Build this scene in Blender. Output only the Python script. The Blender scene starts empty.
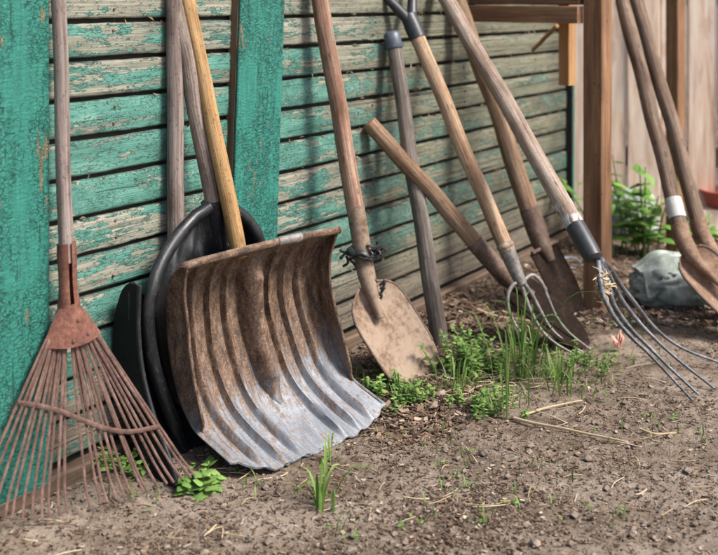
import bpy, math, random
from mathutils import Vector, Matrix, noise
random.seed(11)
SC = bpy.context.scene
COL = SC.collection
R = math.radians
V = Vector
F, H = 1073.0, 1.1                      # focal length in picture widths' pixels, eye height in metres


def P(px, py, Y):                       # point seen at a pixel at a real distance
    return V(((px - 359) / F * Y, Y, H - py / F * Y))


def lerp(a, b, t):
    return a + (b - a) * t


def sstep(a, b, x):
    t = max(0.0, min(1.0, (x - a) / (b - a)))
    return t * t * (3 - 2 * t)


def interp(tab, x):
    if x <= tab[0][0]:
        return tab[0][1]
    for (x0, y0), (x1, y1) in zip(tab, tab[1:]):
        if x <= x1:
            return y0 + (y1 - y0) * (x - x0) / (x1 - x0)
    return tab[-1][1]


def smooth_interp(tab, x):              # Catmull-Rom through the table
    n = len(tab)
    if x <= tab[0][0]:
        return tab[0][1]
    if x >= tab[-1][0]:
        return tab[-1][1]
    for i in range(n - 1):
        if x <= tab[i + 1][0]:
            x0, y0 = tab[i]
            x1, y1 = tab[i + 1]
            m0 = (y1 - tab[i - 1][1]) / (x1 - tab[i - 1][0]) if i > 0 else (y1 - y0) / (x1 - x0)
            m1 = (tab[i + 2][1] - y0) / (tab[i + 2][0] - x0) if i + 2 < n else (y1 - y0) / (x1 - x0)
            h = x1 - x0
            t = (x - x0) / h
            return ((2 * t**3 - 3 * t**2 + 1) * y0 + (t**3 - 2 * t**2 + t) * h * m0
                    + (-2 * t**3 + 3 * t**2) * y1 + (t**3 - t**2) * h * m1)


def spline(pts, n):                     # smooth curve through points
    tab = [[(i, p[k]) for i, p in enumerate(pts)] for k in range(3)]
    m = len(pts) - 1
    return [V([smooth_interp(tab[k], m * i / n) for k in range(3)]) for i in range(n + 1)]


# ------------------------------------------------------------------ the wall line
P0 = V((-0.673, 2.416, 0))
WD = V((0.547, 0.837, 0)).normalized()  # along the wall, away to the right
WN = V((WD.y, -WD.x, 0))                # out of the wall


def wall_s(px, off=0.0):                # position along the wall seen at picture column px
    k = (px - 359) / F
    a = P0 + WN * off
    # a + s WD on the ray X = k Y
    s = (k * a.y - a.x) / (WD.x - k * WD.y)
    return s


def perp(p):
    return (p - P0).dot(WN)


def gh(x, y):                           # height of the soil
    p = V((x, y, 0))
    h = 0.012 * noise.noise(p * 2.3) + 0.008 * noise.noise(p * 7 + V((3, 1, 0)))
    d = (p - P0).dot(WN)
    s = (p - P0).dot(WD)
    h += 0.030 * sstep(0.30, 0.0, d) * (0.75 + 0.6 * noise.noise(p * 5))
    return h - 0.006


def ground_at(px, py):
    Y = H * F / py
    for _ in range(4):
        p = P(px, py, Y)
        Y = (H - gh(p.x, p.y)) * F / py
    p = P(px, py, Y)
    p.z = gh(p.x, p.y)
    return p


# ------------------------------------------------------------------ mesh builder
class MB:
    def __init__(self):
        self.v, self.f, self.g = [], [], []

    def add(self, verts, faces, gco=None):
        b = len(self.v)
        self.v += [tuple(p) for p in verts]
        self.g += [tuple(p) for p in (gco if gco is not None else verts)]
        self.f += [tuple(b + i for i in f) for f in faces]

    def box(self, c, size, M=None, off=None, bev=0.0):
        c = V(c)
        hx, hy, hz = size[0] / 2, size[1] / 2, size[2] / 2
        off = off or V((random.random() * 9, random.random() * 9, random.random() * 9))
        if bev <= 0:
            vs = [V((x, y, z)) for x in (-hx, hx) for y in (-hy, hy) for z in (-hz, hz)]
            fs = [(0, 1, 3, 2), (4, 6, 7, 5), (0, 4, 5, 1), (2, 3, 7, 6), (0, 2, 6, 4), (1, 5, 7, 3)]
        else:
            b = bev                      # octagonal section along z
            sec = [(-hx + b, -hy), (hx - b, -hy), (hx, -hy + b), (hx, hy - b), (hx - b, hy), (-hx + b, hy), (-hx, hy - b), (-hx, -hy + b)]
            vs, fs = [], []
            nz = max(2, int(size[2] / 0.04))
            for k in range(nz + 1):
                z = -hz + 2 * hz * k / nz
                sc_ = 0.0
                for (x, y) in sec:
                    q = V((x, y, z)) + off
                    w = 0.0016 * noise.noise(q * 18) + 0.003 * noise.noise(V((off.x, off.y, q.z * 2.1)))
                    vs.append(V((x + w, y + w * .6, z)))
            for k in range(nz):
                for i in range(8):
                    a, b2 = k * 8 + i, k * 8 + (i + 1) % 8
                    fs.append((a, b2, b2 + 8, a + 8))
            fs.append(tuple(range(7, -1, -1)))
            fs.append(tuple(nz * 8 + i for i in range(8)))
        g = [p + off for p in vs]
        if M is not None:
            vs = [M @ p for p in vs]
        self.add([p + c for p in vs], fs, g)

    def tube(self, pts, rad, n=14, cap=True, flat=None, off=None, up=None, ripple=0.0):
        pts = [V(p) for p in pts]
        m = len(pts)
        if not hasattr(rad, '__len__'):
            rad = [rad] * m
        off = off or V((random.random() * 20, random.random() * 20, random.random() * 20))
        tang = []
        for i in range(m):
            a = pts[max(0, i - 1)]
            b = pts[min(m - 1, i + 1)]
            tang.append((b - a).normalized())
        u = V(up) if up else (V((0, 0, 1)) if abs(tang[0].z) < 0.9 else V((0, 1, 0)))
        vs, gs, fs = [], [], []
        L = 0
        rings = []
        for i in range(m):
            t = tang[i]
            u = (u - t * u.dot(t)).normalized()
            w = t.cross(u)
            if i:
                L += (pts[i] - pts[i - 1]).length
            rings.append((pts[i], rad[i], u.copy(), w, L))
        if cap:
            r0, r1 = rings[0], rings[-1]
            t0, t1 = tang[0], tang[-1]
            rings = [(r0[0] - t0 * r0[1] * .12, r0[1] * .8, r0[2], r0[3], r0[4])] + rings + [(r1[0] + t1 * r1[1] * .12, r1[1] * .8, r1[2], r1[3], r1[4])]
        fx, fy = flat or (1, 1)
        for (p, r, a, w, l) in rings:
            for k in range(n):
                th = 2 * math.pi * k / n
                c, s = math.cos(th), math.sin(th)
                q = V((c, s, 0)) * r
                rr = r
                if ripple:
                    rr = r * (1 + ripple * noise.noise(off + V((c * .8, s * .8, l * 9))))
                vs.append(p + a * (rr * c * fx) + w * (rr * s * fy))
                gs.append(V((q.x, q.y, l)) + off)
        M_ = len(rings)
        for i in range(M_ - 1):
            for k in range(n):
                a, b = i * n + k, i * n + (k + 1) % n
                fs.append((a, b, b + n, a + n))
        if cap:
            fs.append(tuple(range(n - 1, -1, -1)))
            fs.append(tuple((M_ - 1) * n + k for k in range(n)))
        self.add(vs, fs, gs)

    def sheet(self, fn, nu, nv, thick, off=None, closed_u=False):
        """a curved sheet fn(u, v), u and v in 0..1, with thickness"""
        off = off or V((random.random() * 20, random.random() * 20, random.random() * 20))
        g = [[V(fn(i / nu, j / nv)) for i in range(nu + 1)] for j in range(nv + 1)]
        nr = [[None] * (nu + 1) for _ in range(nv + 1)]
        for j in range(nv + 1):
            for i in range(nu + 1):
                du = g[j][min(nu, i + 1)] - g[j][max(0, i - 1)]
                dv = g[min(nv, j + 1)][i] - g[max(0, j - 1)][i]
                c = du.cross(dv)
                nr[j][i] = c.normalized() if c.length > 1e-12 else V((0, -1, 0))
        W = nu + 1
        top = [g[j][i] + nr[j][i] * thick / 2 for j in range(nv + 1) for i in range(W)]
        bot = [g[j][i] - nr[j][i] * thick / 2 for j in range(nv + 1) for i in range(W)]
        N = len(top)
        fs = []
        for j in range(nv):
            for i in range(nu):
                a = j * W + i
                fs.append((a, a + 1, a + 1 + W, a + W))
                fs.append((N + a, N + a + W, N + a + 1 + W, N + a + 1))
        for i in range(nu):
            a, b = i, i + 1
            fs.append((b, a, N + a, N + b))
            a, b = nv * W + i, nv * W + i + 1
            fs.append((a, b, N + b, N + a))
        for j in range(nv):
            a, b = j * W, (j + 1) * W
            fs.append((a, b, N + b, N + a))
            a, b = j * W + nu, (j + 1) * W + nu
            fs.append((b, a, N + a, N + b))
        self.add(top + bot, fs, [p + off for p in top + bot])

    def ribbon(self, pts, wid, side, gc=None, fold=0.0):
        """a thin leaf or blade along pts, half widths wid, side vector"""
        vs, fs = [], []
        side = V(side)
        for i, p in enumerate(pts):
            t = (pts[min(len(pts) - 1, i + 1)] - pts[max(0, i - 1)])
            s = side - t * (side.dot(t) / max(1e-9, t.length_squared))
            s = s.normalized() if s.length > 1e-6 else side
            nn = t.cross(s).normalized() if t.length > 1e-9 else V((0, 0, 1))
            vs += [p - s * wid[i] + nn * (fold * wid[i]), p, p + s * wid[i] + nn * (fold * wid[i])]
        for i in range(len(pts) - 1):
            a = i * 3
            fs += [(a, a + 1, a + 4, a + 3), (a + 1, a + 2, a + 5, a + 4)]
        gc = gc or V((random.random() * 50, random.random() * 50, random.random() * 50))
        self.add(vs, fs, [gc] * len(vs))

    def build(self, name, mat, parent=None, sharp=40, M=None):
        me = bpy.data.meshes.new(name)
        me.from_pydata(self.v, [], self.f)
        at = me.attributes.new('gco', 'FLOAT_VECTOR', 'POINT')
        flat = [c for p in self.g for c in p]
        at.data.foreach_set('vector', flat)
        me.materials.append(mat)
        for p in me.polygons:
            p.use_smooth = True
        me.update()
        try:
            me.set_sharp_from_angle(angle=R(sharp))
        except Exception:
            pass
        o = bpy.data.objects.new(name, me)
        COL.objects.link(o)
        if parent:
            o.parent = parent
        if M is not None:
            o.matrix_local = M
        return o


def tag(o, label=None, cat=None, group=None, kind=None):
    if label:
        o['label'] = label
    if cat:
        o['category'] = cat
    if group:
        o['group'] = group
    if kind:
        o['kind'] = kind
    return o


class Tool:
    """an Empty at the tool's foot; z runs up the tool, x to its right, -y is its face"""
    def __init__(self, name, label, cat, origin, up, right, group=None):
        ez = V(up).normalized()
        ex = V(right)
        ex = (ex - ez * ex.dot(ez)).normalized()
        ey = ez.cross(ex)
        self.M = Matrix(((ex.x, ey.x, ez.x, origin.x), (ex.y, ey.y, ez.y, origin.y), (ex.z, ey.z, ez.z, origin.z), (0, 0, 0, 1)))
        self.inv = self.M.inverted()
        e = bpy.data.objects.new(name, None)
        e.empty_display_size = 0.1
        COL.objects.link(e)
        e.matrix_world = self.M
        tag(e, label, cat, group)
        self.e = e

    def L(self, p):
        return self.inv @ V(p)


def wobble(a, b, n, amp, seed):         # a not quite straight pole
    d = (b - a)
    s = d.normalized().orthogonal().normalized()
    w = d.normalized().cross(s)
    out = []
    for i in range(n + 1):
        t = i / n
        k = t * 3.1 + seed
        e = math.sin(math.pi * t)
        out.append(a + d * t + s * amp * e * noise.noise(V((k, seed, 0))) + w * amp * e * noise.noise(V((seed, k, 4))))
    return out


# ------------------------------------------------------------------ materials
class NT:
    def __init__(self, name, rough=0.8):
        self.m = bpy.data.materials.new(name)
        self.m.use_nodes = True
        self.t = self.m.node_tree
        self.b = self.t.nodes['Principled BSDF']
        self.b.inputs['Roughness'].default_value = rough
        a = self.t.nodes.new('ShaderNodeAttribute')
        a.attribute_name = 'gco'
        self.co = a.outputs['Vector']

    def link(self, a, b):
        self.t.links.new(a, b)

    def _in(self, s, v):
        if hasattr(v, 'is_linked') or isinstance(v, bpy.types.NodeSocket):
            self.link(v, s)
        elif isinstance(v, (tuple, list)) and len(v) == 3 and s.type == 'RGBA':
            s.default_value = (*v, 1)
        else:
            s.default_value = v

    def scale(self, vec, s, loc=(0, 0, 0)):
        n = self.t.nodes.new('ShaderNodeMapping')
        n.inputs['Scale'].default_value = s if hasattr(s, '__len__') else (s, s, s)
        n.inputs['Location'].default_value = loc
        self.link(vec, n.inputs['Vector'])
        return n.outputs[0]

    def noise(self, vec, sc=1.0, detail=6, rough=0.6, dist=0.0):
        n = self.t.nodes.new('ShaderNodeTexNoise')
        n.inputs['Scale'].default_value = sc
        n.inputs['Detail'].default_value = detail
        n.inputs['Roughness'].default_value = rough
        n.inputs['Distortion'].default_value = dist
        self.link(vec, n.inputs['Vector'])
        return n.outputs['Fac']

    def voro(self, vec, sc=1.0, feature='F1', out='Distance', rnd=1.0):
        n = self.t.nodes.new('ShaderNodeTexVoronoi')
        n.feature = feature
        n.inputs['Scale'].default_value = sc
        n.inputs['Randomness'].default_value = rnd
        self.link(vec, n.inputs['Vector'])
        return n.outputs[out]

    def white(self, v, dim='3D'):
        n = self.t.nodes.new('ShaderNodeTexWhiteNoise')
        n.noise_dimensions = dim
        self.link(v, n.inputs['W' if dim == '1D' else 'Vector'])
        return n.outputs['Value']

    def math(self, op, a, b=0.0, c=None, clamp=False):
        n = self.t.nodes.new('ShaderNodeMath')
        n.operation = op
        n.use_clamp = clamp
        self._in(n.inputs[0], a)
        self._in(n.inputs[1], b)
        if c is not None:
            self._in(n.inputs[2], c)
        return n.outputs[0]

    def step(self, v, a, b, lo=0.0, hi=1.0):
        n = self.t.nodes.new('ShaderNodeMapRange')
        n.interpolation_type = 'SMOOTHSTEP'
        for k, x in zip(('From Min', 'From Max', 'To Min', 'To Max'), (a, b, lo, hi)):
            self._in(n.inputs[k], x)
        self._in(n.inputs['Value'], v)
        return n.outputs['Result']

    def ramp(self, v, stops):
        n = self.t.nodes.new('ShaderNodeValToRGB')
        r = n.color_ramp
        while len(r.elements) < len(stops):
            r.elements.new(0.5)
        for e, (p, c) in zip(r.elements, stops):
            e.position = p
            e.color = (*c, 1)
        self._in(n.inputs[0], v)
        return n.outputs[0]

    def mix(self, f, a, b, mode='MIX'):
        n = self.t.nodes.new('ShaderNodeMix')
        n.data_type = 'RGBA'
        n.blend_type = mode
        self._in(n.inputs[0], f)
        self._in(n.inputs[6], a)
        self._in(n.inputs[7], b)
        return n.outputs[2]

    def sep(self, vec):
        n = self.t.nodes.new('ShaderNodeSeparateXYZ')
        self.link(vec, n.inputs[0])
        return n.outputs

    def comb(self, x, y, z):
        n = self.t.nodes.new('ShaderNodeCombineXYZ')
        for i, v in enumerate((x, y, z)):
            self._in(n.inputs[i], v)
        return n.outputs[0]

    def math3(self, vec, fac):           # warp a vector by a noise value
        n = self.t.nodes.new('ShaderNodeVectorMath')
        n.operation = 'MULTIPLY_ADD'
        self.link(fac, n.inputs[0])
        n.inputs[1].default_value = (0.03, 0.03, 0.03)
        self.link(vec, n.inputs[2])
        return n.outputs[0]

    def bump(self, h, strength=0.5, dist=0.01, prev=None):
        n = self.t.nodes.new('ShaderNodeBump')
        n.inputs['Strength'].default_value = strength
        n.inputs['Distance'].default_value = dist
        self._in(n.inputs['Height'], h)
        if prev is not None:
            self.link(prev, n.inputs['Normal'])
        return n.outputs[0]

    def out(self, color=None, rough=None, normal=None, metal=None, spec=None):
        b = self.b
        if color is not None:
            self._in(b.inputs['Base Color'], color)
        if rough is not None:
            self._in(b.inputs['Roughness'], rough)
        if metal is not None:
            self._in(b.inputs['Metallic'], metal)
        if spec is not None:
            self._in(b.inputs['Specular IOR Level'], spec)
        if normal is not None:
            self.link(normal, b.inputs['Normal'])
        return self.m


def mul(c, k):
    return tuple(x * k for x in c)


PITCH, Z00 = 0.0906, 0.056


def mat_siding():
    n = NT('peeling_green_siding', 0.75)
    x, y, z = n.sep(n.co)
    bi = n.math('FLOOR', n.math('DIVIDE', n.math('SUBTRACT', z, Z00), PITCH))
    rnd = n.white(n.math('ADD', bi, 3.37), '1D')
    rnd2 = n.white(n.math('ADD', bi, 41.7), '1D')
    vec = n.comb(n.math('MULTIPLY_ADD', rnd, 17.0, n.math('MULTIPLY', x, n.math('MULTIPLY_ADD', rnd2, 0.9, 0.55))), n.math('MULTIPLY', rnd2, 9.0), z)
    n1 = n.noise(n.scale(vec, (5.5, 1, 23)), 1, 8, 0.66, 0.35)
    n2 = n.noise(n.scale(vec, (26, 1, 95)), 1, 6, 0.65, 0.2)
    n3 = n.noise(n.scale(vec, (130, 1, 190)), 1, 4, 0.6)
    m = n.math('ADD', n.math('MULTIPLY', n1, 0.56), n.math('ADD', n.math('MULTIPLY', n2, 0.30), n.math('MULTIPLY', n3, 0.14)))
    # bare share grows along the wall
    th = n.math('ADD', n.step(x, 1.0, 1.12, 0.490, 0.545), n.step(x, 1.1, 2.2, 0.0, 0.06))
    th = n.math('ADD', th, n.math('MULTIPLY_ADD', rnd, 0.13, -0.065))
    th = n.math('ADD', th, n.math('MULTIPLY', n.step(z, 0.95, 1.15), 0.005))
    lowmid = n.math('MULTIPLY', n.step(z, 0.2, 0.35), n.step(z, 0.75, 0.55))
    th = n.math('SUBTRACT', th, n.math('MULTIPLY', n.math('MULTIPLY', lowmid, n.step(x, 0.8, 1.2)), 0.06))
    th = n.math('ADD', th, n.math('MULTIPLY', n.step(z, 0.26, 0.12), 0.10))
    d = n.math('SUBTRACT', m, th)
    paint = n.step(d, -0.004, 0.006)
    thin = n.step(d, -0.035, 0.0)                 # worn thin film round the flakes
    grain = n.noise(n.scale(vec, (2.2, 1, 150)), 1, 6, 0.62, 0.6)
    grain2 = n.noise(n.scale(vec, (9, 1, 620)), 1, 3, 0.6)
    crack = n.step(n.noise(n.scale(vec, (1.7, 1, 75)), 1, 5, 0.6, 0.5), 0.64, 0.68)
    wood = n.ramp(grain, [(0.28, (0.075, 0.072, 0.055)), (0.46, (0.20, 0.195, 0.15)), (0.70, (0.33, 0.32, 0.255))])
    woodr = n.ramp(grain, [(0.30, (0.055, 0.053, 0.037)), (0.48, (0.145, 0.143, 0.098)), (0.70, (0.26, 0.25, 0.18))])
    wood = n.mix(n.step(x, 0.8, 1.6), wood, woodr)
    stain = n.noise(n.scale(vec, (3, 1, 9)), 1, 5, 0.6)
    wood = n.mix(n.math('MULTIPLY', n.step(stain, 0.50, 0.68), 0.6), wood, (0.062, 0.062, 0.046))
    brown = n.ramp(grain, [(0.25, (0.06, 0.045, 0.034)), (0.7, (0.20, 0.165, 0.125))])
    lowb = n.step(n.math('ADD', z, n.math('MULTIPLY', n2, 0.16)), 0.34, 0.22)
    wood = n.mix(n.math('MULTIPLY', lowb, 0.85), wood, brown)
    wood = n.mix(n.math('MULTIPLY', thin, 0.35), wood, (0.10, 0.30, 0.24))
    rust = n.step(n.noise(n.scale(vec, (16, 1, 30), (5, 2, 1)), 1, 6, 0.7), 0.63, 0.69)
    wood = n.mix(n.math('MULTIPLY', n.math('MULTIPLY', rust, 0.8), n.step(x, 0.7, 1.2)), wood, (0.20, 0.105, 0.055))
    wood = n.mix(n.math('MULTIPLY', crack, 0.8), wood, (0.03, 0.027, 0.02))
    pn = n.noise(n.scale(vec, (7, 1, 24), (9, 9, 9)), 1, 6, 0.62)
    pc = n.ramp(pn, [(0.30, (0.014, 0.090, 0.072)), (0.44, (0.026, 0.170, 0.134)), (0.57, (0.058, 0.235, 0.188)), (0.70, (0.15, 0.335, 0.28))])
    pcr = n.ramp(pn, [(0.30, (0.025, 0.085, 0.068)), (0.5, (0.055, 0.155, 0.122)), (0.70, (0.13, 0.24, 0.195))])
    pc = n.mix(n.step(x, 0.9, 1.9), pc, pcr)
    streak = n.step(grain2, 0.60, 0.72)
    pc = n.mix(n.math('MULTIPLY', streak, 0.30), pc, (0.26, 0.40, 0.33))
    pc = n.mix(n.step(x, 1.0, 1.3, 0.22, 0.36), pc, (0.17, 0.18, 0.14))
    craq = n.step(n.voro(n.scale(n.math3(vec, n2), (60, 1, 120)), 1, 'DISTANCE_TO_EDGE'), 0.06, 0.012)
    craq = n.math('MULTIPLY', craq, n.step(n2, 0.45, 0.62))
    pc = n.mix(n.math('MULTIPLY', craq, 0.5), pc, (0.02, 0.07, 0.055))
    specks = n.step(n.noise(n.scale(vec, (70, 1, 100), (2, 7, 3)), 1, 3, 0.5), 0.69, 0.73)
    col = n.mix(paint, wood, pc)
    col = n.mix(n.math('MULTIPLY', specks, 0.7), col, (0.06, 0.05, 0.035))
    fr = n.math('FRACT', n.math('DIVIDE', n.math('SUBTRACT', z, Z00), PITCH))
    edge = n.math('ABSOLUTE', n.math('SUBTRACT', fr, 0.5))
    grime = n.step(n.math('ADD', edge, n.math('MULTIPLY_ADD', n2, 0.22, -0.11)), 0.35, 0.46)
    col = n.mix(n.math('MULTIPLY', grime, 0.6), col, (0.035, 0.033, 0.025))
    lip = n.math('MULTIPLY', n.step(d, -0.014, -0.003), n.math('SUBTRACT', 1.0, paint))  # shadow under the flake edges, painted as a dark rim on the bare wood
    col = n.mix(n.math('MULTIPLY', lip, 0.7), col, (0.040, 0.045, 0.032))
    h = n.math('ADD', n.math('MULTIPLY', paint, 0.9), n.math('ADD', n.math('MULTIPLY', grain, 0.6), n.math('MULTIPLY', grain2, 0.25)))
    h = n.math('SUBTRACT', h, n.math('ADD', n.math('MULTIPLY', craq, 0.6), n.math('MULTIPLY', crack, 1.2)))
    bp = n.bump(h, 1.0, 0.0036)
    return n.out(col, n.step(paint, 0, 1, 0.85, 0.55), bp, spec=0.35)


def mat_trim():
    n = NT('cracked_green_trim', 0.55)
    x, y, z = n.sep(n.co)
    n1 = n.noise(n.scale(n.co, (14, 14, 5)), 1, 7, 0.62, 0.3)
    n2 = n.noise(n.scale(n.co, (70, 70, 16)), 1, 6, 0.65)
    cell = n.voro(n.scale(n.math3(n.co, n2), (105, 105, 120)), 1, 'DISTANCE_TO_EDGE')
    n4 = n.noise(n.scale(n.co, (38, 38, 90)), 1, 5, 0.6, 0.4)
    crq = n.math('MULTIPLY', n.step(cell, 0.09, 0.02), n.step(n1, 0.46, 0.60))
    vcr = n.step(n.noise(n.scale(n.co, (120, 120, 6)), 1, 4, 0.6, 0.6), 0.64, 0.68)
    bare = n.step(n.math('ADD', n.math('MULTIPLY', n1, 0.6), n.math('MULTIPLY', n2, 0.4)), 0.595, 0.603)
    flk = n.noise(n.scale(n.co, (90, 90, 210)), 1, 5, 0.7, 0.8)
    gr = n.noise(n.scale(n.co, (110, 110, 4.5)), 1, 6, 0.62, 0.5)
    pc = n.ramp(n.math('ADD', n.math('MULTIPLY', n1, 0.35), n.math('ADD', n.math('MULTIPLY', gr, 0.35), n.math('MULTIPLY', n2, 0.30))), [(0.36, (0.014, 0.118, 0.090)), (0.5, (0.022, 0.172, 0.131)), (0.64, (0.046, 0.222, 0.174))])
    hcell = n.voro(n.scale(n.math3(n.co, n4), (42, 42, 115)), 1, 'DISTANCE_TO_EDGE')
    hcr = n.math('MULTIPLY', n.step(hcell, 0.055, 0.012), n.step(n1, 0.40, 0.52))
    pc = n.mix(n.math('MULTIPLY', hcr, 0.8), pc, (0.008, 0.035, 0.028))
    pc = n.mix(n.math('MULTIPLY', vcr, 0.85), pc, (0.015, 0.06, 0.045))
    pc = n.mix(n.math('MULTIPLY', n.step(flk, 0.66, 0.71), 0.7), pc, (0.008, 0.045, 0.036))
    wood = n.ramp(n2, [(0.3, (0.09, 0.085, 0.045)), (0.7, (0.21, 0.20, 0.12))])
    col = n.mix(bare, pc, wood)
    h = n.math('SUBTRACT', n.math('ADD', n.math('MULTIPLY', n4, 0.8), n.math('ADD', n.math('MULTIPLY', n2, 0.6), n.math('MULTIPLY', flk, -0.9))), n.math('ADD', n.math('MULTIPLY', crq, 0.9), n.math('ADD', n.math('MULTIPLY', n.math('ADD', bare, hcr), 0.9), n.math('MULTIPLY', vcr, 0.6))))
    return n.out(col, n.step(n2, 0.3, 0.7, 0.45, 0.7), n.bump(h, 0.9, 0.0038), spec=0.35)


def mat_handle(name, dark, mid, light, speck=0.4, dirt=(0.06, 0.045, 0.035), rough=0.7, dirtamt=0.5):
    n = NT(name, rough)
    g1 = n.noise(n.scale(n.co, (160, 160, 5)), 1, 6, 0.6, 0.4)
    g2 = n.noise(n.scale(n.co, (420, 420, 14)), 1, 4, 0.6)
    b = n.noise(n.scale(n.co, (18, 18, 7)), 1, 6, 0.62)
    gg = n.math('ADD', n.math('MULTIPLY', g1, 0.55), n.math('MULTIPLY', b, 0.45))
    bl = n.noise(n.scale(n.co, (30, 30, 3.2), (7, 3, 1)), 1, 5, 0.6)
    c = n.ramp(n.math('ADD', n.math('MULTIPLY', gg, 0.75), n.math('MULTIPLY', bl, 0.25)), [(0.40, mul(dark, 0.62)), (0.5, mul(mid, 0.72)), (0.60, mul(light, 0.80))])
    c = n.mix(n.math('MULTIPLY', n.step(b, 0.50, 0.66), min(0.8, dirtamt * 1.2)), c, dirt)
    kd = n.voro(n.scale(n.math3(n.co, b), (34, 34, 9)), 1)
    kn = n.step(kd, 0.16, 0.07)
    c = n.mix(n.math('MULTIPLY', kn, 0.65), c, mul(dark, 0.35))
    sp = n.step(n.noise(n.scale(n.co, (150, 150, 95)), 1, 4, 0.6), 0.59, 0.66)
    c = n.mix(n.math('MULTIPLY', sp, speck), c, mul(dark, 0.35))
    cr = n.step(g2, 0.66, 0.72)
    c = n.mix(n.math('MULTIPLY', cr, 0.4), c, mul(dark, 0.4))
    h = n.math('SUBTRACT', n.math('ADD', g1, n.math('MULTIPLY', g2, 0.6)), n.math('MULTIPLY', cr, 0.5))
    return n.out(c, rough, n.bump(n.math('SUBTRACT', h, n.math('MULTIPLY', sp, 0.5)), 0.7, 0.002), spec=0.2)


def mat_rust(name, dark, mid, light, metal=0.15, rough=0.75, dust=None, dustamt=0.0, sc=1.0):
    n = NT(name, rough)
    a = n.noise(n.scale(n.co, 16 * sc), 1, 8, 0.65, 0.2)
    b = n.noise(n.scale(n.co, 95 * sc), 1, 6, 0.65)
    f = n.noise(n.scale(n.co, 420 * sc), 1, 3, 0.6)
    k = n.math('ADD', n.math('MULTIPLY', a, 0.5), n.math('ADD', n.math('MULTIPLY', b, 0.35), n.math('MULTIPLY', f, 0.15)))
    c = n.ramp(k, [(0.36, dark), (0.5, mid), (0.63, light)])
    if dust:
        dm = n.step(n.math('ADD', n.math('MULTIPLY', a, 0.6), n.math('MULTIPLY', b, 0.4)), 0.40, 0.58)
        c = n.mix(n.math('MULTIPLY', dm, dustamt), c, dust)
    h = n.math('ADD', b, n.math('MULTIPLY', f, 0.6))
    return n.out(c, n.step(a, 0.3, 0.7, rough - 0.12, rough + 0.1), n.bump(h, 0.6, 0.0025), metal=metal, spec=0.2)


def mat_black(name='black_plastic', base=(0.010, 0.011, 0.013), dust=(0.10, 0.095, 0.085), amt=0.18, rough=0.30, spec=0.38):
    n = NT(name, 0.35)
    a = n.noise(n.scale(n.co, 9), 1, 7, 0.62)
    s = n.noise(n.scale(n.co, 170), 1, 4, 0.65)
    sp = n.step(s, 0.60, 0.68)
    c = n.mix(n.math('MULTIPLY', n.step(a, 0.48, 0.72), amt), base, dust)
    c = n.mix(n.math('MULTIPLY', sp, 0.45), c, dust)
    scr = n.noise(n.scale(n.co, (240, 60, 12)), 1, 4, 0.6, 0.5)
    c = n.mix(n.math('MULTIPLY', n.step(scr, 0.62, 0.70), 0.25), c, (0.2, 0.2, 0.2))
    return n.out(c, n.step(a, 0.35, 0.7, rough, rough + 0.22), n.bump(n.math('ADD', s, scr), 0.25, 0.002), spec=spec)


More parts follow.
